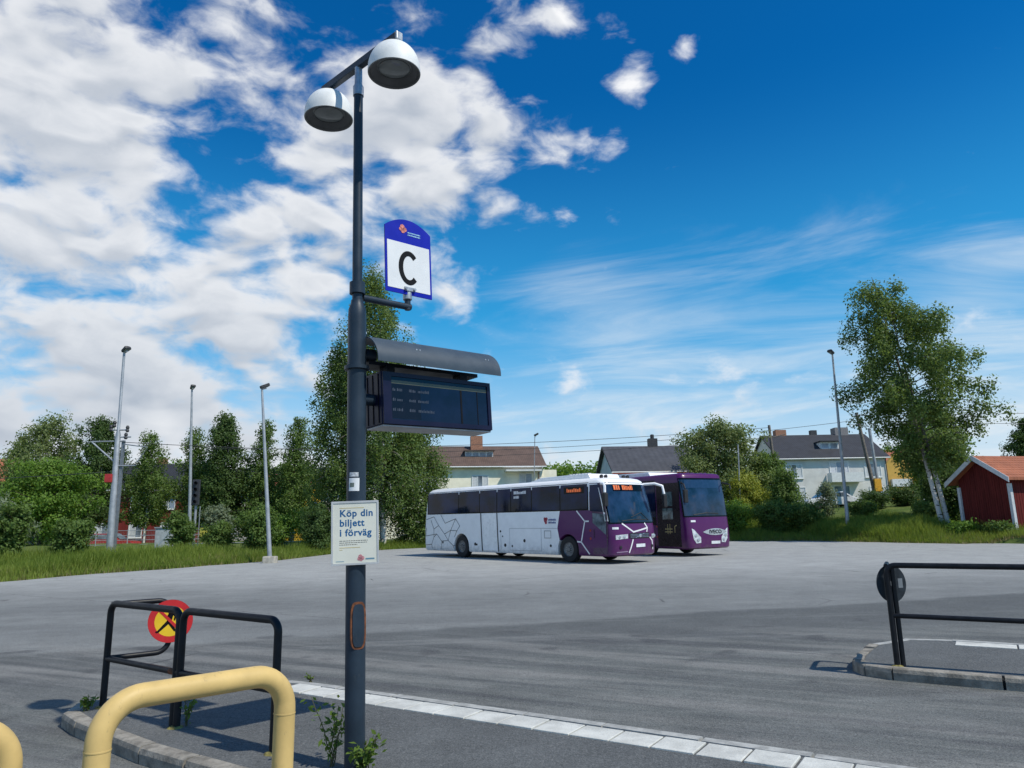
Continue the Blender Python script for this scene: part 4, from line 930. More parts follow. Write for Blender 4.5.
class House:
    """gabled house, ridge along local X, front towards local -Y"""
    def __init__(s, label, loc, rz, wd, dp, wall_h, roof_h, wall_m, roof_m, over=.45, name='house', group=None):
        s.t = thing(name, label, 'shed' if name == 'shed' else 'house', loc, rz, group); s.wd, s.dp, s.wh, s.rh, s.over = wd, dp, wall_h, roof_h, over
        w, d, h, r = wd/2, dp/2, wall_h, roof_h; b = MB()
        b.add([(-w, -d, -1.5), (w, -d, -1.5), (w, d, -1.5), (-w, d, -1.5), (-w, -d, h), (w, -d, h), (w, d, h), (-w, d, h), (-w, 0, h+r), (w, 0, h+r)],
              [(3, 2, 1, 0), (0, 1, 5, 4), (2, 3, 7, 6), (1, 2, 6, 9, 5), (3, 0, 4, 8, 7), (4, 5, 9, 8), (6, 7, 8, 9)])
        b.build('wall', wall_m, s.t)
        s.roof = None; k = r/d; th = .16
        for sg in (-1, 1):
            b = MB(); e = d+over; ze = h-over*k; X = w+over*.8
            vs = [(-X, sg*e, ze), (X, sg*e, ze), (X, 0, h+r), (-X, 0, h+r)]; up = Vector((0, sg*k, 1)).normalized()*th
            vs = [Vector(v)+Vector((0, 0, .012)) for v in vs]; vs += [v+up for v in vs]
            if sg > 0: pass
            b.add(vs, [(0, 1, 2, 3), (7, 6, 5, 4), (0, 4, 5, 1), (1, 5, 6, 2), (3, 2, 6, 7), (0, 3, 7, 4)]); ro = b.build('roof', roof_m, s.t)
            if s.roof is None: s.roof = ro
        b = MB(); b.tube([(-w-over*.8, -d-over-.05, h-over*k+.05), (w+over*.8, -d-over-.05, h-over*k+.05)], .07, 8); b.build('gutter', WFRAME, s.t)
    def window(s, x, z, w, h, side='front', panes=2, frame_m=None, pane_m=None):
        F = {'front': frame((x, -s.dp/2, z), (1, 0, 0), (0, 0, 1), (0, -1, 0)), 'left': frame((-s.wd/2, x, z), (0, -1, 0), (0, 0, 1), (-1, 0, 0)), 'right': frame((s.wd/2, x, z), (0, 1, 0), (0, 0, 1), (1, 0, 0))}[side]
        b = MB(); e = .09
        for x0, x1, y0, y1 in [(-w/2-e, w/2+e, -h/2-e, -h/2), (-w/2-e, w/2+e, h/2, h/2+e), (-w/2-e, -w/2, -h/2, h/2), (w/2, w/2+e, -h/2, h/2)] + [(-w/2+w*i/panes-.035, -w/2+w*i/panes+.035, -h/2, h/2) for i in range(1, panes)]:
            b.prism([(x0, y0), (x1, y0), (x1, y1), (x0, y1)], -.02, .07, F)
        wo_ = b.build('window', frame_m or WFRAME, s.t)
        for i in range(panes):
            x0 = -w/2+w*i/panes+.035*(i > 0); x1 = -w/2+w*(i+1)/panes-.035*(i < panes-1)
            b = MB(); b.prism([(x0, -h/2), (x1, -h/2), (x1, h/2), (x0, h/2)], 0, .03, F); b.build('pane', pane_m if (pane_m and i % 2 == 0) else PANE, wo_)
        b = MB(); b.prism([(-w/2-.15, -h/2-e-.06), (w/2+.15, -h/2-e-.06), (w/2+.15, -h/2-e), (-w/2-.15, -h/2-e)], -.02, .14, F); b.build('sill', WFRAME, wo_)
        return wo_
    def chimney(s, x, y, w, h, material, cap=True):
        z = s.wh+s.rh*(1-abs(y)/(s.dp/2)); b = MB(); b.box((x, y, z-.4+(h+.4)/2), (w, w*.8, h+.4)); c = b.build('chimney', material, s.roof)
        return c
    def dormer(s, x, w, h, wall_m, roof_m, n=3, zoff=.35, y=None):
        y0 = -s.dp/2*.62 if y is None else y; k = s.rh/(s.dp/2); z = s.wh+s.rh*(1-abs(y0)/(s.dp/2)); b = MB()
        dep = h/k+.3; b.box((x, y0+dep/2, z+h/2), (w, dep, h)); d = b.build('dormer', wall_m, s.t)
        b = MB(); b.box((x, y0+dep/2-.15, z+h+.06), (w+.3, dep+.5, .10)); b.build('dormer_roof', roof_m, d)
        for i in range(n):
            xx = x-w/2+w*(i+.5)/n; b = MB(); b.box((xx, y0-.02, z+h*.5), (w/n*.72, .06, h*.62)); b.build('pane', PANE, d)
        return d
    def balcony(s, x, z, w, h=.95, dep=1.2, material=None):
        F_y = -s.dp/2; b = MB(); b.box((x, F_y-dep/2, z), (w, dep, .15)); o = b.build('balcony', WFRAME, s.t)
        b = MB(); b.box((x, F_y-dep+.03, z+.06+h/2), (w, .05, h)); b.box((x-w/2+.03, F_y-dep/2-.02, z+.06+h/2), (.05, dep-.1, h)); b.box((x+w/2-.03, F_y-dep/2-.02, z+.06+h/2), (.05, dep-.1, h)); b.build('balcony_front', material or WFRAME, o)
        return o
R_BROWN = tile_mat('roof_brown', (.125, .080, .060)); R_DARK = tile_mat('roof_dark', (.030, .032, .040)); R_GREY = tile_mat('roof_grey', (.060, .063, .075), 2.0); R_ORANGE = tile_mat('roof_orange', (.38, .125, .060)); R_BLACK = tile_mat('roof_black', (.022, .024, .030))
# cream house behind the white coach
H = House('cream plastered house with brown tiled roof and brick chimney behind the coach', (-6.6, 79.5, 3.1), radians(8), 18.0, 9.0, 5.9, 2.35, plaster('plaster_cream', (.90, .85, .68)), R_BROWN)
for x in (-7.6, -2.55, 2.6): H.window(x, 4.10, 1.5, 1.45, panes=3, pane_m=CURTAIN)
H.window(7.25, 4.05, 1.2, 1.9, panes=2, pane_m=CURTAIN)
for x in (-7.6, -2.55, 2.6, 7.0): H.window(x, 1.3, 1.5, 1.45, panes=2, pane_m=CURTAIN)
H.balcony(6.9, 2.85, 3.4, material=WFRAME)
b = MB(); b.box((6.9, -5.15, 5.28), (3.6, 1.4, .14)); b.build('balcony_roof', WFRAME, H.t)
b = MB(); b.box((9.75, -3.6, 4.9), (1.5, 1.4, 1.1)); b.build('side_bay', plaster('plaster_cream', (.74, .70, .52)), H.t)
H.chimney(2.6, -.7, 1.25, 1.5, BRICK); H.dormer(2.7, 2.9, .75, WFRAME, R_BROWN, 4)
for x in (-5.6, -4.7): 
    b = MB(); k = 2.35/4.5; zz = 5.9+2.35*(1-2.9/4.5); b.box((x, -2.9, zz+.20), (.75, .9, .10), M=Matrix.Rotation(math.atan(k), 3, 'X')); b.build('roof_window', PANE, H.roof)
b = MB(); b.tube([(8.6, -4.6, 5.2), (8.6, -4.6, -1)], .06, 8); b.build('downpipe', mat('pipe_brown', (.16, .09, .06), .6), H.t)
# blue house with a grey sheet roof
H = House('pale blue house with grey sheet metal roof and red eaves behind the coaches', (12.0, 68, 2.3), radians(4), 7.2, 7.6, 4.95, 2.35, plaster('plaster_blue', (.42, .55, .62)), R_GREY)
b = MB(); b.box((0, -4.30, 4.66), (7.9, .10, .16)); b.box((0, -3.83, 3.95), (7.2, .06, .10)); b.build('red_fascia', mat('fascia_red', (.30, .07, .05), .7), H.t)
b = MB(); b.box((-3.99, -4.2, 4.7), (.06, .5, .12)); b.build('barge_board', WFRAME, H.t)
for x in (-1.6, 1.8): H.window(x, 2.6, 1.1, 1.2, panes=2, frame_m=mat('fascia_red', (.30, .07, .05)))
H.chimney(.8, .1, .8, .9, DARKM)
b = MB(); b.lathe([(.18, 0), (.18, .35), (.05, .40)], 12, Matrix.Translation((.8, .1, 8.15))); b.build('chimney_cowl', DARKM, H.roof)
# grey house on the right
H = House('light grey two storey house with dark roof and white balcony', (34.1, 84.5, 4.5), radians(1), 11.4, 9.4, 5.1, 2.9, plaster('plaster_grey', (.66, .65, .62)), R_DARK, over=.35)
for x in (-4.3, 4.15): H.window(x, 3.65, 1.6, 1.35, panes=3, pane_m=CURTAIN)
H.window(-4.2, 1.25, 1.7, 1.3, panes=3, pane_m=CURTAIN); H.window(4.3, 1.25, 1.3, 1.2, panes=2, pane_m=CURTAIN)
H.window(.55, 3.75, 1.9, 1.6, panes=3, pane_m=CURTAIN); H.window(.6, 1.0, 1.6, 2.0, panes=2)
H.balcony(.85, 2.45, 3.4, .85); H.chimney(-3.6, .3, 1.2, .95, BRICK); H.chimney(.2, .2, .7, .8, DARKM); H.chimney(3.3, .3, 1.5, 1.1, mat('chimney_grey', (.22, .21, .21), .85))
H.dormer(.4, 2.0, .95, WFRAME, R_DARK, 2, y=-3.3)
for x in (-5.6, 5.6):
    b = MB(); b.tube([(x, -4.8, 5.0), (x, -4.8, -1)], .05, 8); b.build('downpipe', DARKM, H.t)
# yellow house
H = House('yellow house with orange tiled roof right of the grey house', (52.4, 100, 5.2), radians(-4), 11.5, 9.5, 4.2, 2.9, plaster('plaster_yellow', (.66, .42, .075)), R_ORANGE)
H.window(-3.1, 1.1, 1.3, 1.4, panes=2); H.window(.2, 1.1, 1.3, 1.4, panes=2); H.window(-3.2, 3.1, 1.2, 1.2, panes=2); H.balcony(-3.2, 2.1, 2.4, .8); H.window(3.4, 1.1, 1.3, 1.4, panes=2)
b = MB(); b.add([(-5.2, -5.4, -1.), (-1.6, -5.4, -1.), (-1.6, -4.6, -1.), (-5.2, -4.6, -1.), (-5.2, -5.4, 4.4), (-1.6, -5.4, 4.4), (-1.6, -4.6, 4.4), (-5.2, -4.6, 4.4), (-3.4, -5.4, 6.3), (-3.4, -4.6, 6.3)], [(0, 1, 5, 8, 4), (3, 2, 6, 9, 7), (1, 2, 6, 5), (0, 3, 7, 4), (4, 7, 9, 8), (5, 6, 9, 8)]); b.build('front_gable', plaster('plaster_ochre', (.66, .40, .10)), H.t)
H.chimney(1.5, .2, .9, 1.0, BRICK)
# further roofs and houses peeping through the left-hand trees
H = House('dark red wooden house with dark roof half hidden by the left trees', (-39.0, 78, 1.7), radians(4), 13.0, 8.0, 5.6, 2.6, boards('boards_red_house', (.19, .030, .026)), R_BLACK)
for x in (-4.6, -1.6, 1.6, 4.6):
    H.window(x, 4.2, 1.1, 1.3, panes=2, pane_m=CURTAIN); H.window(x, 1.5, 1.1, 1.3, panes=2, pane_m=CURTAIN)
H.chimney(2, .3, .9, 1.0, BRICK)
H = House('long pale building with a dark roof seen between the left trees', (-25.5, 88, 1.8), radians(2), 22.0, 9.0, 5.8, 2.6, plaster('plaster_pale', (.55, .54, .50)), R_BLACK)
for x in np.arange(-9, 9.1, 3.0): H.window(float(x), 4.3, 1.2, 1.4, panes=2, pane_m=CURTAIN); H.window(float(x), 1.6, 1.2, 1.4, panes=2, pane_m=CURTAIN)
H = House('small yellow house glimpsed between the left trees', (-22.6, 76, 1.8), radians(-3), 5.0, 5.0, 5.2, 1.4, plaster('plaster_gold', (.70, .43, .04)), R_ORANGE)
H.window(-1.1, 3.6, 1.0, 1.2); H.window(1.1, 3.6, 1.0, 1.2); H.window(0, 1.2, 1.0, 1.2)
H = House('white house with orange roof cut off by the left picture edge', (-54.5, 72, 1.7), radians(8), 13.0, 8.5, 5.4, 3.0, plaster('plaster_white', (.68, .68, .64)), R_ORANGE)
for x in (1.0, 4.2): H.window(x, 3.8, 1.2, 1.3, panes=2); H.window(x, 1.2, 1.2, 1.3, panes=2)
# ---- red shed on the right
sh_rz = radians(-61)
sh = thing('shed', 'dark red wooden shed with orange roof at the right edge', 'shed', (29.9, 43.4, 1.35), 0)
# gable corners in plan: near right corner a, far left corner c; the long side runs off to the right
a = Vector((26.55, 40.2)); c = Vector((25.75, 43.5)); g_ = (c-a); gw = g_.length; gd = g_.normalized(); ln = Vector((-gd.y, gd.x))
if ln.x < 0: ln = -ln
RED = boards('boards_red', (.120, .018, .016)); SHW = mat('shed_white_trim', (.56, .58, .60), .7, var=.08)
base = Vector((29.9, 43.4, 1.35)); ctr = (a+c)/2
LEN, WH, RH = 7.5, 3.12, 1.10
def sp_(u, v, z): p = ctr+gd*u+ln*v; return Vector((p.x, p.y, 1.35+z))-base      # u across gable, v along shed
hw = gw/2
b = MB(); b.add([sp_(-hw, 0, -.6), sp_(hw, 0, -.6), sp_(hw, LEN, -.6), sp_(-hw, LEN, -.6), sp_(-hw, 0, WH), sp_(hw, 0, WH), sp_(hw, LEN, WH), sp_(-hw, LEN, WH), sp_(0, 0, WH+RH), sp_(0, LEN, WH+RH)],
      [(0, 1, 5, 8, 4), (3, 2, 6, 9, 7), (1, 2, 6, 5), (0, 3, 7, 4), (4, 7, 9, 8), (5, 6, 9, 8), (0, 1, 2, 3)]); shw = b.build('wall', RED, sh)
nb = 22
for i in range(nb):                                        # boards of the gable, one by one
    u0 = -hw+.09+(2*hw-.18)*i/nb; u1 = -hw+.09+(2*hw-.18)*(i+1)/nb-.022; b = MB(); z0 = -.25
    za = WH+RH*(1-abs(u0)/hw)-.06; zb = WH+RH*(1-abs(u1)/hw)-.06; o_ = random.uniform(.018, .028)
    vs = [sp_(u0, -o_, z0), sp_(u1, -o_, z0), sp_(u1, -o_, zb), sp_(u0, -o_, za), sp_(u0, .0, z0), sp_(u1, .0, z0), sp_(u1, .0, zb), sp_(u0, .0, za)]
    b.add(vs, [(0, 1, 2, 3), (0, 4, 5, 1), (1, 5, 6, 2), (2, 6, 7, 3), (3, 7, 4, 0)]); b.build('board', RED, shw)
nb = 44
for i in range(nb):                                        # boards of the long side
    v0 = .1+(LEN-.2)*i/nb; v1 = v0+(LEN-.2)/nb-.022; o_ = random.uniform(.018, .028); b = MB()
    vs = [sp_(-hw-o_, v0, -.25), sp_(-hw-o_, v1, -.25), sp_(-hw-o_, v1, WH-.1), sp_(-hw-o_, v0, WH-.1)]; vs2 = [sp_(-hw, v0, -.25), sp_(-hw, v1, -.25), sp_(-hw, v1, WH-.1), sp_(-hw, v0, WH-.1)]
    b.add(vs+vs2, [(0, 1, 2, 3), (0, 4, 5, 1), (1, 5, 6, 2), (2, 6, 7, 3), (3, 7, 4, 0)]); b.build('board', RED, shw)
ov = .55; k = RH/hw
for sg in (-1, 1):
    e = hw+.42; ze = WH-.42*k
    vs = [sp_(sg*e, -ov, ze), sp_(sg*e, LEN+.4, ze), sp_(0, LEN+.4, WH+RH), sp_(0, -ov, WH+RH)]; vs += [v+Vector((0, 0, .13)) for v in vs]
    b = MB(); b.add(vs, [(0, 1, 2, 3), (7, 6, 5, 4), (0, 4, 5, 1), (1, 5, 6, 2), (2, 6, 7, 3), (3, 7, 4, 0)]); ro = b.build('roof', R_ORANGE, sh)
    # rows of roof tiles as stepped courses
    for r in range(9):
        f0, f1 = r/9, (r+1)/9; b = MB()
        p = lambda f, v, dz_: sp_(sg*e*(1-f), v, lerp(ze, WH+RH, f)+.13+dz_)
        vs = [p(f0, -ov, .035), p(f0, LEN+.4, .035), p(f1, LEN+.4, .008), p(f1, -ov, .008), p(f0, -ov, .0), p(f0, LEN+.4, .0)]
        b.add(vs, [(0, 1, 2, 3), (4, 5, 1, 0)]); b.build('tile_course', R_ORANGE, ro)
    b = MB(); vs = [sp_(sg*(e+.04), -ov-.03, ze-.12), sp_(sg*(e+.04), -ov-.03, ze+.16), sp_(0, -ov-.03, WH+RH+.17), sp_(0, -ov-.03, WH+RH-.13)]; vs += [sp_(sg*(e+.04), -ov, ze-.12), sp_(sg*(e+.04), -ov, ze+.16), sp_(0, -ov, WH+RH+.17), sp_(0, -ov, WH+RH-.13)]
    b.add(vs, [(0, 1, 2, 3), (4, 5, 6, 7), (0, 1, 5, 4), (1, 2, 6, 5), (2, 3, 7, 6), (3, 0, 4, 7)]); b.build('barge_board', SHW, sh)
    b = MB(); q = sp_(sg*(hw-.03), -.05, 1.2); b.box(q, (.17, .17, 3.0), M=Matrix((gd.to_3d(), ln.to_3d(), Vector((0, 0, 1)))).transposed()); b.build('corner_board', SHW, sh)
# ---------------------------------------------------------------- masts, poles, wires
GALV = mat('mast_grey', (.36, .38, .40), .5, metal=.35, var=.12, scale=3)
WOOD = mat('pole_wood', (.17, .15, .13), .9, var=.25, scale=8)
CONC = mat('concrete', (.42, .39, .33), .9, var=.2, scale=6, bump=.4)
def mast(name, label, foot, top, r0, r1, head=None, group='lamp masts'):
    z = foot[2]; t = thing(name, label, 'lamp post' if head else 'pole', foot, group=group); d = Vector(top)-Vector(foot); L = d.length
    b = MB(); b.tube([-d*.03, d*.58, d*.60, d] if name == 'railway_mast' else [-d*.03, d*.3, d*.6, d], [r0, r0*.72, r1*1.15, r1] if name == 'railway_mast' else [r0, r0*.7+r1*.3, r0*.4+r1*.6, r1], 12); b.build('pole', GALV if name != 'wooden_pole' else WOOD, t, smooth=True)
    if head is not None:
        e = Vector(head); b = MB(); b.tube([d, d+e*.35+Vector((0, 0, .06))], .05, 8); ar = b.build('bracket', GALV, t)
        b = MB(); ang = atan2(e.y, e.x); b.prism([(-.05, -.12), (.34, -.17), (.38, -.08), (.38, .08), (.34, .17), (-.05, .12)], 0, .13, Matrix.Translation(d+Vector((0, 0, .02))) @ Matrix.Rotation(ang, 4, 'Z') @ Matrix.Rotation(radians(-24), 4, 'Y')); hd = b.build('lamp_head', DARKM, t, bevel=.02)
        b = MB(); b.prism([(.03, -.09), (.32, -.13), (.32, .13), (.03, .09)], -.02, .0, Matrix.Translation(d+Vector((0, 0, .02))) @ Matrix.Rotation(ang, 4, 'Z') @ Matrix.Rotation(radians(-24), 4, 'Y')); b.build('lens', GLASS_LAMP, hd)
    return t
m1 = mast('railway_mast', 'tall steel railway mast with catenary brackets and lamp at far left', (-19.17, 36, 1.3), (-19.32, 36, 11.1), .165, .06, (.55, -.3, 0), 'tall masts')
b = MB()
for z, x0, x1 in ((5.35, -1.35, .3), (5.55, -.25, .55), (5.9, -.45, .35), (4.15, -.1, .9)): b.tube([(x0, 0, z), (x1, 0, z)], .035, 8)
b.tube([(-1.35, 0, 5.35), (-.1, 0, 4.3)], .04, 8); b.tube([(.25, 0, 5.2), (1.5, -.2, 5.0), (1.0, -.1, 4.3)], .03, 8); b.build('catenary_bracket', GALV, m1)
b = MB()
for x, z in ((-.45, 6.0), (-.3, 6.2), (.35, 5.95), (.3, 5.6)): b.lathe([(.05, -.16), (.09, -.1), (.06, -.02), (.09, .06), (.05, .16)], 10, Matrix.Translation((x, 0, z)))
b.build('insulator', DARKM, m1)
b = MB(); b.box((-.28, -.12, 3.55), (.32, .22, .40)); b.build('red_box', mat('box_red', (.42, .03, .03), .5), m1, bevel=.02)
b = MB(); b.box((.16, .1, 2.7), (.13, .13, 5.4)); b.build('stay_panel', mat('mast_dark', (.20, .22, .24), .5, metal=.3), m1)
mast('lamp_mast', 'thin grey lamp mast standing among the left trees', (-21.4, 50, 1.4), (-21.95, 50, 12.1), .13, .06, (.4, -.5, 0), 'tall masts')
m3 = mast('lamp_mast', 'grey lamp mast on a pale concrete foot at the left kerb', (-10.78, 33.6, .78), (-11.52, 33.6, 8.62), .105, .05, (.45, .3, 0), 'tall masts')
b = MB(); b.box((0, 0, .10), (.55, .5, .42)); b.build('concrete_foot', CONC, m3, bevel=.06)
m4 = mast('lamp_mast', 'grey lamp mast on the right bank left of the birch', (20.75, 47.3, 2.1), (20.95, 47.3, 13.05), .12, .055, (-.5, -.3, 0), 'tall masts')
b = MB(); b.tube([(.15, 0, 7.9), (.9, 0, 8.2), (2.0, .3, 9.0)], .025, 6); b.build('wire_bracket', GALV, m4)
m5 = mast('wooden_pole', 'dark wooden pole with a yellow box beside the grey house', (28.9, 60, 3.4), (28.0, 60, 11.2), .17, .12, None, 'tall masts')
b = MB(); b.box((.05, -.2, 1.9), (.55, .25, 1.0)); b.build('yellow_box', mat('box_yellow', (.72, .36, .02), .5), m5, bevel=.03)
b = MB(); b.tube([(.28, 0, -.2), (.0, 0, 6.5)], .12, 10); b.build('brace_pole', GALV, m5, smooth=True)
mast('thin_pole', 'thin grey pole in front of the round green tree', (16.7, 56, 1.9), (16.95, 56, 8.3), .06, .045, None, 'tall masts')
m7 = mast('wooden_pole', 'grey wooden pole left of the grey house', (21.75, 62, 3.0), (21.5, 62, 10.6), .14, .11, None, 'tall masts')
b = MB(); b.tube([(-.1, 0, 6.55), (1.0, 0, 6.8)], .04, 6); b.build('cross_arm', WOOD, m7)
mast('antenna_pole', 'thin bent pole in front of the cream house roof', (1.6, 66, 2.2), (1.95, 66, 10.6), .045, .035, (.35, 0, 0), 'tall masts')
# railway signal
sgn = thing('railway_signal', 'black railway signal on a grey post among the left bushes', 'signal', (-18.6, 44, 1.45))
b = MB(); b.tube([(0, 0, -.2), (0, 0, 2.6)], .07, 10); b.tube([(.25, 0, -.2), (.25, 0, 2.4)], .025, 8); b.build('post', GALV, sgn)
b = MB(); b.box((0, -.12, 3.2), (.46, .12, 1.5)); hd = b.build('signal_head', DARKM, sgn, bevel=.05)
for i in range(4):
    b = MB(); b.lathe([(.085, 0), (.095, .1), (.085, .105), (.075, .02), (.001, .02)], 14, frame((0, -.18, 3.75-.36*i), (1, 0, 0), (0, 0, 1), (0, -1, 0))); b.build('lens_hood', INK, hd)
uc = thing('utility_cabinet', 'pale grey utility cabinet behind the left grass bank', 'cabinet', (-19.6, 42.5, 1.5))
b = MB(); b.box((0, 0, .55), (.9, .45, 1.1)); b.build('cabinet', mat('cabinet_grey', (.42, .45, .46), .6), uc, bevel=.02); b = MB(); b.box((0, 0, 1.13), (1.0, .55, .06)); b.build('lid', GALV, uc)
sb = thing('yellow_board', 'small yellow trackside board beside the railway signal', 'sign', (-17.9, 43.6, 1.45)); b = MB(); b.box((0, 0, .75), (.42, .04, .8)); b.build('board', mat('board_yellow', (.55, .50, .08), .5), sb); b = MB(); b.tube([(0, .04, -.2), (0, .04, 1.1)], .03, 8); b.build('post', GALV, sb)
# overhead wires
WIRE = mat('wire', (.04, .042, .046), .6)
def wire(label, p, q, sag, r=.016):
    p, q = Vector(p), Vector(q); pts = []
    for i in range(33):
        t = i/32; v = lerp(p, q, t); v.z -= sag*4*t*(1-t); pts.append(v)
    return tag(MB().tube(pts, r, 5).build('overhead_wire', WIRE), label, 'wire', 'overhead wires')
wire('thin wire hanging between the left railway mast and the bus yard trees', (-19.0, 36.0, 6.6), (-4, 60, 9.0), .3)
wire('lower thin wire left of the railway mast', (-19.3, 36.2, 5.2), (-60, 40, 5.0), .3)
wire('highest wire over the houses behind the coaches', (-24, 58, 9.0), (21.5, 62, 10.4), .5, .02)
wire('wire just above the roof of the blue house', (-6, 62, 8.9), (28.2, 60, 10.6), .45, .018)
wire('lower wire crossing in front of the cream house', (-12, 60, 8.2), (21.6, 62, 9.6), .35, .018)
wire('wire running from the wooden pole past the birch', (28.05, 60, 11.0), (70, 64, 12.6), .5, .02)
wire('second wire below it right of the birch', (28.2, 60, 10.6), (70, 62, 10.2), .4, .018)
wire('wire from the lamp mast to the wooden pole', (20.9, 47.3, 10.1), (28.05, 60, 11.0), .35, .02)
# track fence at the left
fn = thing('wire_fence', 'low grey wire fence along the railway at left', 'fence', (-34, 50, 1.6), radians(8))
for i in range(15):
    b = MB(); b.tube([(i*2.0, 0, -.3), (i*2.0, 0, 1.15)], .035, 8); b.build('post', GALV, fn)
for z in (.15, .45, .75, 1.08):
    b = MB(); b.tube([(0, 0, z), (28, 0, z)], .022, 6); b.build('rail', GALV, fn)
b = MB()
for i in range(280): b.tube([(i*.1, .02, .1), (i*.1, .02, 1.08)], .004, 4, cap=False)
tag(b.build('mesh_wires', GALV, fn), kind='stuff')
# cars peeping over the banks
def car(label, loc, rz, paint):
    t = thing('parked_car', label, 'car', loc, rz, 'cars behind the banks')
    prof = [(-2.1, .35), (2.05, .35), (2.12, .60), (1.95, .82), (1.05, .95), (.45, 1.38), (-1.0, 1.42), (-1.75, 1.0), (-2.1, .92)]
    b = MB(); b.prism(prof, -.82, .82, frame((0, 0, 0), (1, 0, 0), (0, 0, 1), (0, -1, 0))); b.build('body', paint, t, bevel=.06)
    for sg in (-1, 1):
        b = MB(); b.prism([(.92, .98), (.42, 1.32), (-.95, 1.35), (-1.45, 1.02)], .825, .832, frame((0, 0, 0), (1, 0, 0), (0, 0, 1), (0, -sg, 0))); b.build('side_window', PANE, t)
        for x in (-1.3, 1.3):
            M4 = frame((x, sg*.80, .32), (1, 0, 0), (0, 0, 1), (0, -sg, 0)); b = MB(); b.lathe([(.18, -.05), (.30, -.045), (.32, .0), (.32, .16), (.18, .17)], 18, M4, closed=True); wl = b.build('wheel', TYRE, t, smooth=True); b = MB(); b.lathe([(.001, -.04), (.19, -.03), (.19, .1), (.001, .1)], 14, M4); b.build('rim', RIM, wl)
    b = MB(); b.add([(1.06, -.68, .965), (1.06, .68, .965), (.47, .60, 1.385), (.47, -.60, 1.385)], [(0, 1, 2, 3)]); b.build('windscreen', PANE, t, loc=(.03, 0, .03))
    return t
car('white car half hidden behind the right bank below the grey house', (26.0, 62.5, 3.55), radians(184), mat('car_white', (.72, .73, .74), .3, coat=.5))
car('red car half hidden behind the left grass bank', (-30.2, 56.5, 1.2), radians(4), mat('car_red', (.38, .03, .025), .3, coat=.5))
# ---------------------------------------------------------------- vegetation
def leaf_material(name, dark, light, trans=.35):
    m = bpy.data.materials.new(name); m.use_nodes = True; t = m.node_tree; t.nodes.clear(); b = NB(t)
    o = b.node('ShaderNodeOutputMaterial'); p = b.node('ShaderNodeBsdfPrincipled')
    at = b.node('ShaderNodeAttribute', attribute_name='tint'); f = at.outputs['Fac']
    tc = b.node('ShaderNodeTexCoord').outputs['Object']
    f2 = b.math('ADD', b.math('MULTIPLY', f, .75), b.math('MULTIPLY', b.noise(tc, .8, 3, .5), .35), clamp=True)
    c = b.mix(f2, dark, light); b.put(p.inputs['Base Color'], c); p.inputs['Roughness'].default_value = .55; p.inputs['Specular IOR Level'].default_value = .25
    tr = b.node('ShaderNodeBsdfTranslucent'); b.put(tr.inputs[0], b.mix(.5, c, (light[0]*1.5, light[1]*1.5, light[2]*.6)))
    mx = b.node('ShaderNodeMixShader'); mx.inputs[0].default_value = trans; t.links.new(p.outputs[0], mx.inputs[1]); t.links.new(tr.outputs[0], mx.inputs[2]); t.links.new(mx.outputs[0], o.inputs[0])
    return m
def leaf_mesh(name, P, size, tint, material, parent, up_bias=0.0, aspect=.68, rg=None, face=None):
    rg = rg or rng; n = len(P); a = rg.normal(size=(n, 3)); a[:, 2] -= up_bias
    nn = rg.normal(size=(n, 3))*.62                      # leaves turn their faces outwards and up to the light
    if face is not None: nn += face*.75
    nn[:, 2] += .45; nn /= np.linalg.norm(nn, axis=1)[:, None]
    a -= nn*np.sum(a*nn, axis=1)[:, None]; a /= np.linalg.norm(a, axis=1)[:, None]; bq = np.cross(nn, a)
    L = (size*rg.uniform(.7, 1.3, n))[:, None]; W = L*aspect
    V = np.empty((n, 4, 3)); V[:, 0] = P-a*L/2; V[:, 1] = P+bq*W/2+nn*W*.12; V[:, 2] = P+a*L/2; V[:, 3] = P-bq*W/2+nn*W*.12
    me = bpy.data.meshes.new(name); me.vertices.add(4*n); me.vertices.foreach_set('co', V.reshape(-1).astype(np.float32))
    me.loops.add(4*n); me.loops.foreach_set('vertex_index', np.arange(4*n, dtype=np.int32))
    me.polygons.add(n); me.polygons.foreach_set('loop_start', np.arange(0, 4*n, 4, dtype=np.int32)); me.polygons.foreach_set('loop_total', np.full(n, 4, dtype=np.int32))
    at = me.attributes.new('tint', 'FLOAT', 'POINT'); at.data.foreach_set('value', np.repeat(tint, 4).astype(np.float32))
    me.update(calc_edges=True); me.validate()
    return finish(me, name, material, parent)
BARK = mat('bark_brown', (.085, .065, .048), .95, var=.35, scale=7, bump=.6, bscale=12)
def birch_bark():
    m = bpy.data.materials.new('birch_bark'); m.use_nodes = True; t = m.node_tree; t.nodes.clear(); b = NB(t)
    o = b.node('ShaderNodeOutputMaterial'); p = b.node('ShaderNodeBsdfPrincipled'); t.links.new(p.outputs[0], o.inputs[0])
    tc = b.node('ShaderNodeTexCoord').outputs['Object']; x, y, z = b.sep(tc)[0:3]
    n = b.noise(b.comb(b.math('MULTIPLY', x, 2.), b.math('MULTIPLY', y, 2.), b.math('MULTIPLY', z, 5.)), 1.6, 5, .65)
    hi = b.smooth(z, 2.6, 5.2); c = b.mix(b.smooth(n, .56, .62), (.60, .58, .54), (.035, .03, .028)); c = b.mix(b.math('MULTIPLY', hi, .9), c, (.09, .075, .06))
    b.put(p.inputs['Base Color'], c); p.inputs['Roughness'].default_value = .8; return m
BIRCH = birch_bark()
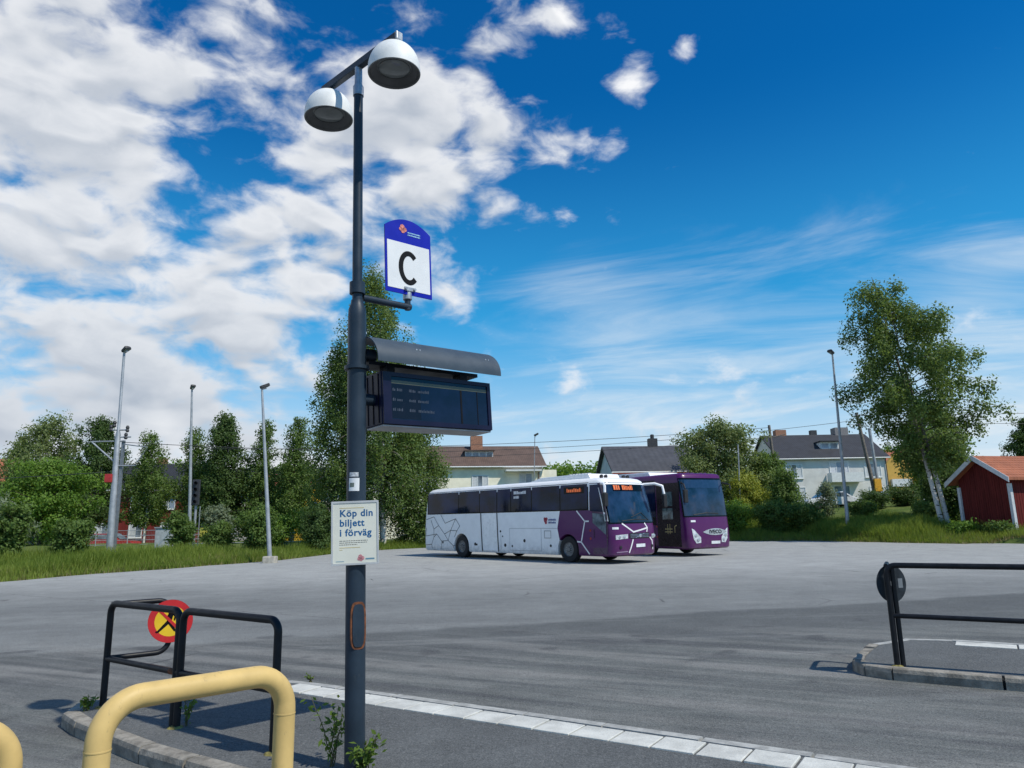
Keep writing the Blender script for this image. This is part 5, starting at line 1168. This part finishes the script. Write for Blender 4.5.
LM = {'mid': leaf_material('leaves_mid', (.051, .102, .022), (.159, .238, .059), .4), 'dark': leaf_material('leaves_dark', (.037, .076, .022), (.112, .177, .051), .4), 'pale': leaf_material('leaves_pale', (.085, .128, .044), (.244, .299, .116), .4),
      'bright': leaf_material('leaves_bright', (.063, .140, .020), (.195, .311, .051), .4), 'lime': leaf_material('leaves_lime', (.146, .207, .020), (.390, .400, .073), .4), 'silver': leaf_material('leaves_silver', (.098, .134, .079), (.256, .305, .201), .4),
      'birch': leaf_material('leaves_birch', (.051, .100, .027), (.183, .256, .073), .4)}
def tree(name, label, foot, height, env, radius, leaf, n_leaf, lsize=.17, first=.25, limbs=34, droop=.0, lean=(0, 0), bark=None, trunks=1, tr=.16, up=.45, clus=.42, seed=0, group='trees', asym=None, cat='tree', per_limb=7):
    """tapered trunk with limbs; leaf clumps hang along the outer part of every limb"""
    rg = np.random.default_rng(seed+11); t = thing(name, label, cat, foot, group=group); b = MB(); cents = []; wts = []
    for k in range(trunks):
        off = Vector(((k-(trunks-1)/2)*tr*2.6, rg.uniform(-.2, .2)*k, 0)); hh = height*(1-.10*k)
        pts = []
        for i in range(11):
            u = i/10; pts.append(Vector((lean[0]*u+off.x*(1+u*.9)+.10*sin(u*5+seed+k)*u*2, lean[1]*u+off.y+.10*cos(u*4+seed)*u*2, hh*u-.3*(i == 0))))
        b.tube(pts, [max(.015, tr*(1-u/10.0*.93)) for u in range(11)], 9)
        def on(u): i = min(9, int(u*10)); return lerp(pts[i], pts[i+1], u*10-i)
        nl = limbs//trunks
        for i in range(nl):
            u = first+(1-first)*((i+rg.uniform(0, .8))/nl); v = (u-first)/(1-first); az = i*2.39996+seed+k*1.7+rg.uniform(-.3, .3)
            L = radius*env(v)*rg.uniform(.72, 1.10)
            if asym: L *= 1+asym[0]*cos(az)+asym[1]*sin(az)
            p0 = on(min(.985, u*.97)); el = up*(1-.3*v)+rg.uniform(-.15, .2); d = Vector((cos(az), sin(az), 0)); path = []
            for s in range(6):
                q = s/5; path.append(p0+d*(L*q*cos(el*.6))+Vector((0, 0, L*(sin(el)*q-droop*.75*q*q)))+Vector((rg.normal()*.06*L*q*.5, rg.normal()*.06*L*q*.5, rg.normal()*.03*L*q)))
            r0 = max(.014, tr*(1-u)*.45); b.tube(path, [r0*(1-.8*s/5)+.006 for s in range(6)], 5, cap=False)
            m_ = max(2, int(per_limb*(.45+.55*min(1.3, L/max(.1, radius)))))
            for j in range(m_):
                q = lerp(.30, 1.03, (j+rg.uniform(.1, .9))/m_); i0 = min(4, int(q*5)); c = lerp(path[i0], path[i0+1], q*5-i0)
                s_ = clus*(.6+.6*rg.uniform())
                c = c+Vector(tuple(rg.normal(size=3)*clus*.45)); cents.append((c.x, c.y, c.z-droop*s_*.6)); wts.append(s_)
    b.build('trunk', bark or BARK, t, smooth=True)
    n_leaf = int(n_leaf*1.8); lsize = lsize*.92
    C = np.array(cents); S = np.array(wts); pr_ = S**2/np.sum(S**2); idx = rg.choice(len(C), n_leaf, p=pr_)
    g_ = rg.normal(size=(n_leaf, 3)); g_ /= (np.linalg.norm(g_, axis=1)[:, None]+1e-6); g_ *= rg.uniform(0, 1, n_leaf)[:, None]**.55
    sc = S[idx][:, None]*np.array([1.0, 1.0, .75+droop*1.3]); P_ = C[idx]+g_*sc*1.25
    if droop > 0: P_[:, 2] -= rg.exponential(droop*.35, n_leaf)*S[idx]
    tint = np.clip(rg.normal(.5, .18, n_leaf)+(rg.uniform(-.25, .25, len(C)))[idx], 0, 1)
    P_[:, 2] = np.maximum(P_[:, 2], .12)
    o_ = P_-C[idx]; o_ /= (np.linalg.norm(o_, axis=1)[:, None]+1e-6); ax = P_.copy(); ax[:, 2] = 0; ax /= (np.linalg.norm(ax, axis=1)[:, None]+1e-6)
    leaf_mesh('crown', P_, lsize, tint, LM[leaf], t, up_bias=droop*.8, rg=rg, face=o_*.9+ax*.5)
    return t
E_round = lambda v: sqrt(max(.03, 1-(2*v-.85)**2*.80)) if v < .97 else .35
E_cone = lambda v: (.55+.45*min(1, v*5))*(1-v)**.75+.10
E_col = lambda v: min(1, .55+v*1.4)*(1-v**2.2)**.8+.10
E_birch = lambda v: min(1.0, .62+.8*v)*(1-max(0, v-.25)/.75)**.62+.10
G = lambda x, y: (x, y, ground_at(x, y)-.05)
LT = 'trees behind the left bank'
tree('willow_tree', 'pale feathery tree with a loose crown at far left', G(-37.6, 60), 10.4, E_round, 3.0, 'pale', 9000, .20, .28, 40, .45, seed=1, group=LT, clus=.6)
tree('slender_tree', 'small slender tree left of the pale feathery tree', G(-40.6, 61), 8.8, E_cone, 1.7, 'mid', 5000, .18, .2, 28, .2, seed=2, group=LT)
tree('maple_tree', 'bright green bushy maple in front of the pale tree', G(-30.6, 49), 5.4, E_round, 3.0, 'bright', 13000, .18, .10, 40, .1, seed=3, group=LT, clus=.55)
tree('alder_tree', 'tall dark tree just left of the railway mast', G(-33.0, 59), 10.2, E_col, 2.3, 'dark', 12000, .18, .12, 46, .3, seed=4, group=LT)
tree('birch_tree', 'thin white stemmed birch right of the railway mast', G(-29.3, 60), 9.2, E_birch, 1.7, 'mid', 5200, .17, .2, 34, .35, seed=5, bark=BIRCH, tr=.10, group=LT)
tree('birch_tree', 'loose topped birch left of the thin lamp mast', G(-26.4, 62), 9.4, E_birch, 1.8, 'mid', 5200, .17, .2, 34, .35, seed=6, tr=.10, group=LT)
tree('spruce_tree', 'dense dark pointed tree right of the thin lamp mast', G(-23.2, 60), 10.3, E_cone, 2.7, 'dark', 13000, .19, .05, 60, .25, seed=7, group=LT, clus=.5)
tree('narrow_tree', 'narrow pointed tree behind the lamp mast at the kerb', G(-20.1, 60), 9.9, E_cone, 1.6, 'mid', 6000, .17, .1, 44, .2, seed=8, group=LT)
tree('narrow_tree', 'narrow pointed tree between lamp mast and big birch', G(-17.3, 59), 10.0, E_cone, 1.6, 'mid', 6500, .17, .08, 46, .2, seed=9, group=LT)
tree('broad_tree', 'dark broad tree filling the gap below the narrow trees', G(-18.9, 64), 6.4, E_round, 3.2, 'dark', 9000, .2, .1, 36, .1, seed=10, group=LT)
tree('broad_tree', 'green broad tree behind the railway signal', G(-27.6, 68), 6.5, E_round, 3.4, 'mid', 9000, .2, .1, 36, .1, seed=24, group=LT)
tree('broad_tree', 'green broad tree in front of the red house', G(-32.2, 66), 6.6, E_round, 2.3, 'mid', 6500, .2, .28, 36, .2, seed=61, group=LT)
tree('broad_tree', 'dark broad tree at the left end of the red house', G(-40.5, 66), 5.0, E_round, 2.4, 'mid', 7000, .2, .06, 36, .2, seed=62, group=LT)
tree('broad_tree', 'low green tree behind the lamp mast at the kerb', G(-22.0, 66), 5.2, E_round, 3.0, 'mid', 8000, .2, .06, 36, .2, seed=63, group=LT)
BT = 'birches behind the lamp post'
tree('birch_tree', 'very tall hanging birch right behind the lamp post', G(-8.4, 48.6), 19.0, E_birch, 3.4, 'birch', 24000, .17, .16, 74, .75, (-.9, 0), BIRCH, 1, .22, .5, .55, 12, BT)
tree('birch_tree', 'shorter hanging birch at the left of the tall one', G(-11.3, 49.6), 14.2, E_birch, 2.9, 'birch', 16000, .17, .14, 52, .7, (-.3, 0), BIRCH, 1, .17, .5, .5, 13, BT)
tree('birch_tree', 'low spreading birch beside the rear of the white coach', G(-6.6, 50.2), 10.2, E_birch, 2.4, 'birch', 15000, .17, .05, 48, .7, (.2, 0), BIRCH, 1, .14, .5, .5, 14, BT)
MT = 'trees behind the coaches and the right bank'
tree('round_tree', 'round pale green tree right of the blue house', G(16.6, 60.5), 8.3, E_round, 4.0, 'pale', 17000, .2, .08, 54, .15, seed=15, group=MT, clus=.62)
tree('round_tree', 'lower green tree right of the round pale one', G(20.4, 61), 5.2, E_round, 2.0, 'mid', 9000, .18, .08, 40, .15, seed=16, group=MT)
tree('conical_bush', 'dark conical bush left of the grey house', G(19.6, 54.5), 4.0, E_cone, 1.35, 'mid', 7000, .15, .03, 40, .1, seed=17, group=MT, tr=.08, cat='bush')
tree('lime_bush', 'yellow green bush beside the thin grey pole', G(17.3, 56.5), 3.6, E_round, 1.7, 'lime', 6500, .15, .05, 30, .1, seed=18, group=MT, tr=.06, cat='bush')
tree('birch_tree', 'large leaning birch with white double trunk on the right', G(25.25, 44.4), 15.6, lambda v: min(1.0, .34+1.5*v)*(1-max(0, v-.45)/.55)**.55+.14, 3.9, 'birch', 27000, .17, .27, 66, .60, (-2.1, 0), BIRCH, 2, .15, .55, .44, 19, MT, (.22, 0), per_limb=8)
tree('alder_tree', 'dark tree standing behind the large leaning birch', G(29.3, 51), 5.8, E_round, 1.9, 'mid', 11000, .17, .08, 40, .2, seed=20, group=MT)
tree('alder_tree', 'low dark tree between birch and red shed', G(27.6, 48.0), 3.6, E_round, 1.4, 'dark', 8000, .15, .05, 36, .15, seed=21, group=MT)
tree('garden_tree', 'green tree rising behind the shed roof', G(34.5, 62), 7.2, E_round, 3.0, 'bright', 8000, .2, .15, 36, .1, seed=22, group=MT)
tree('garden_tree', 'tree cut off by the right picture edge', G(43.0, 62), 6.4, E_col, 2.0, 'dark', 8000, .18, .15, 40, .2, seed=23, group=MT)
# shrubs
def shrub(label, x, y, h, r, leaf, n, seed, ls=.13): return tree('shrub', label, G(x, y), h, E_round, r, leaf, n, ls, .04, 26, .05, tr=.04, up=.9, clus=.30*max(.8, r), seed=seed, group='shrubs on the banks', cat='bush', per_limb=6)
for i, (lb, x, y, h, r, lf, n) in enumerate([
    ('silvery shrub at the lower left picture edge', -22.0, 30.0, 2.2, 1.0, 'silver', 3500), ('leafy shrub right of the silvery one at far left', -20.4, 30.6, 2.3, .85, 'mid', 3500), ('round dark shrub left of the railway mast', -17.95, 30.6, 1.5, .75, 'mid', 3200), ('pale low shrub behind the leafy one at far left', -24.0, 35.5, 2.4, 1.2, 'silver', 3500),
    ('shrub growing right of the railway mast', -17.6, 40.0, 2.0, .75, 'mid', 3000), ('silvery shrub by the railway signal', -16.6, 42.5, 2.2, .8, 'silver', 3000), ('small shrub below the railway signal', -14.6, 37.5, 1.5, .7, 'mid', 3000), ('big shrub beside the lamp mast at the kerb', -12.6, 37.3, 2.3, .95, 'mid', 4500), ('dark shrub left of the poster sign', -10.9, 41.8, 2.3, 1.0, 'dark', 5000), ('dark hedge like shrub behind the poster sign', -9.7, 47.5, 2.2, 1.3, 'dark', 5500),
    ('bright hedge bush left of the poster sign', -13.2, 50, 2.1, 1.6, 'bright', 5000), ('bright low bush right of the lamp mast', -15.6, 49.5, 1.7, 1.2, 'bright', 4000), ('dark bush behind the rear of the white coach', -4.2, 50.8, 2.6, 1.7, 'dark', 7000),
    ('green bush right of the purple coach', 15.0, 52, 1.9, 1.4, 'bright', 5500), ('green bush below the yellow green one', 17.4, 50.6, 1.7, 1.2, 'mid', 5000), ('leggy shrub in front of the grey house', 22.6, 54.5, 2.6, .75, 'silver', 1600), ('low dark hedge bush below the grey house', 27.4, 57.5, .6, 1.2, 'dark', 3500), ('dark hedge bush below the wooden pole', 29.8, 57.5, .7, 1.3, 'dark', 3500), ('green bush left of the right lamp mast', 19.0, 50.0, 1.3, 1.1, 'mid', 4500), ('bush right of the right lamp mast', 23.0, 50.0, .9, 1.0, 'mid', 3500), ('bush behind the white birch trunks', 26.6, 48.2, 1.3, .9, 'dark', 3500), ('low bush in front of the shed gable', 24.2, 41.2, .55, .6, 'bright', 2000), ('low bush at the corner of the shed', 25.6, 40.2, .5, .55, 'mid', 2000),
    ('bush between birch and shed', 24.9, 45.8, 1.1, .8, 'mid', 3000), ('bush below the yellow house', 35.0, 64, .8, 1.2, 'mid', 4000)]): shrub(lb, x, y, h, r, lf, n, 40+i)
# far wood: one mass behind the houses
rg = np.random.default_rng(5); cs = []
for i in range(560):
    x = rg.uniform(-75, 125); y = rg.uniform(122, 142); h = rg.uniform(5.5, 9.5)
    for j in range(9): cs.append((x+rg.normal()*2.2, y+rg.normal()*2, 5+h*rg.uniform(.25, 1)**.8, rg.uniform(1.0, 2.0)))
cs = np.array(cs); idx = rg.integers(0, len(cs), 200000); g_ = rg.normal(size=(200000, 3)); g_ /= np.linalg.norm(g_, axis=1)[:, None]
fw = leaf_mesh('far_wood', cs[idx, :3]+g_*cs[idx, 3:4]*rg.uniform(.5, 1, 200000)[:, None], .52, np.clip(rg.normal(.5, .2, 200000)+rg.uniform(-.2, .2, len(cs))[idx], 0, 1), LM['bright'], None, rg=rg); tag(fw, 'distant green wood behind the houses', 'wood', kind='stuff')
# grass on the banks
def blades(name, label, xr, tr_, n, hmin, hmax, seed, mt):
    rg = np.random.default_rng(seed); x = rg.uniform(*xr, n); tt = tr_[0]+(tr_[1]-tr_[0])*rg.uniform(0, 1, n)**1.2; V = np.empty((n, 3, 3)); tint = np.clip(rg.normal(.5, .2, n)+.28*np.sin(x*.7+seed)*np.sin(tt*.9+x*.31), 0, 1)
    for i in range(n):
        xx = float(x[i]); t_ = float(tt[i]); y = y_edge(xx)+t_+edge_wob(xx)*max(0, 1-t_/3); z = terrain_z(xx, t_)
        clump = .62+.55*(.5+.5*sin(xx*1.3+seed)*cos(t_*1.1+xx*.37)); h = rg.uniform(hmin, hmax)*clump*min(1, .40+t_*.35)
        a = rg.uniform(0, pi); wv = rg.uniform(.014, .03); ln_ = rg.normal(size=2)*h*.32; c, s = cos(a)*wv, sin(a)*wv
        V[i, 0] = (xx-c, y-s, z-.03); V[i, 1] = (xx+c, y+s, z-.03); V[i, 2] = (xx+ln_[0], y+ln_[1], z+h)
    me = bpy.data.meshes.new(name); me.vertices.add(3*n); me.vertices.foreach_set('co', V.reshape(-1).astype(np.float32)); me.loops.add(3*n); me.loops.foreach_set('vertex_index', np.arange(3*n, dtype=np.int32)); me.polygons.add(n); me.polygons.foreach_set('loop_start', np.arange(0, 3*n, 3, dtype=np.int32)); me.polygons.foreach_set('loop_total', np.full(n, 3, dtype=np.int32))
    at = me.attributes.new('tint', 'FLOAT', 'POINT'); at.data.foreach_set('value', np.repeat(tint, 3).astype(np.float32)); me.update(calc_edges=True); me.validate()
    return tag(finish(me, name, mt), label, 'grass', kind='stuff')
GR = leaf_material('grass_blades', (.085, .155, .018), (.280, .340, .070), .45); DRY = leaf_material('grass_dry', (.13, .12, .045), (.30, .26, .12), .3)
blades('bank_grass', 'tall green grass on the left bank', (-46, -8), (.25, 7.5), 90000, .25, .62, 1, GR)
blades('dry_grass', 'dry straw coloured grass along the left kerb', (-46, -8), (.0, 2.2), 9000, .15, .45, 2, DRY)
blades('bank_grass', 'tall green grass on the right bank', (12, 34), (.25, 9), 75000, .25, .62, 3, GR)
blades('dry_grass', 'dry straw coloured grass along the right kerb', (12, 34), (.0, 2.0), 8000, .15, .45, 4, DRY)
blades('bank_grass', 'grass at the foot of the hedge behind the coaches', (-8, 12), (.1, 4), 20000, .25, .6, 5, GR)
# weeds in the joints near the camera
WEED = leaf_material('weed_leaves', (.055, .110, .018), (.180, .260, .050), .35); STEMM = mat('weed_stem', (.10, .09, .035), .8)
def weed(label, x, y, h, n_st, spread, nleaf, ls, seed):
    rg = np.random.default_rng(seed); z0 = gz(y)+.110; t = thing('weed', label, 'plant', (x, y, z0), group='weeds by the posts'); b = MB(); pts = []
    for k in range(n_st):
        a = rg.uniform(0, 2*pi); L = h*rg.uniform(.6, 1.0); d = Vector((cos(a)*spread, sin(a)*spread, 0)); path = []
        for s in range(7):
            q = s/6; path.append(d*q**1.4*L+Vector((rg.normal()*.008, rg.normal()*.008, L*q-(.02 if s == 0 else 0))))
        b.tube(path, [.005*(1-.6*s/6) for s in range(7)], 5)
        for j in range(nleaf):
            q = rg.uniform(.25, 1.0); i0 = min(5, int(q*6)); c = lerp(path[i0], path[i0+1], q*6-i0); pts.append(tuple(c+Vector(tuple(rg.normal(size=3)*h*.07))))
    b.build('stem', STEMM, t); P_ = np.array(pts); P_[:, 2] = np.maximum(P_[:, 2], .015); leaf_mesh('leaves', P_, ls, np.clip(rg.normal(.5, .25, len(P_)), 0, 1), WEED, t, aspect=.5, rg=rg)
weed('leggy weed with yellow green leaves left of the lamp post foot', -1.27, 5.44, .46, 5, .32, 26, .050, 1)
weed('bushy weed growing against the lamp post foot', -1.00, 5.22, .28, 6, .45, 26, .055, 2)
weed('small weed at the left post of the black barrier', -3.86, 7.10, .15, 6, .6, 16, .045, 3)
weed('small weed beside the middle post of the black barrier', -2.72, 6.53, .24, 4, .25, 14, .04, 4)
weed('tiny weed in the joint of the white slabs', -2.16, 8.22, .07, 5, 1.0, 10, .03, 5)
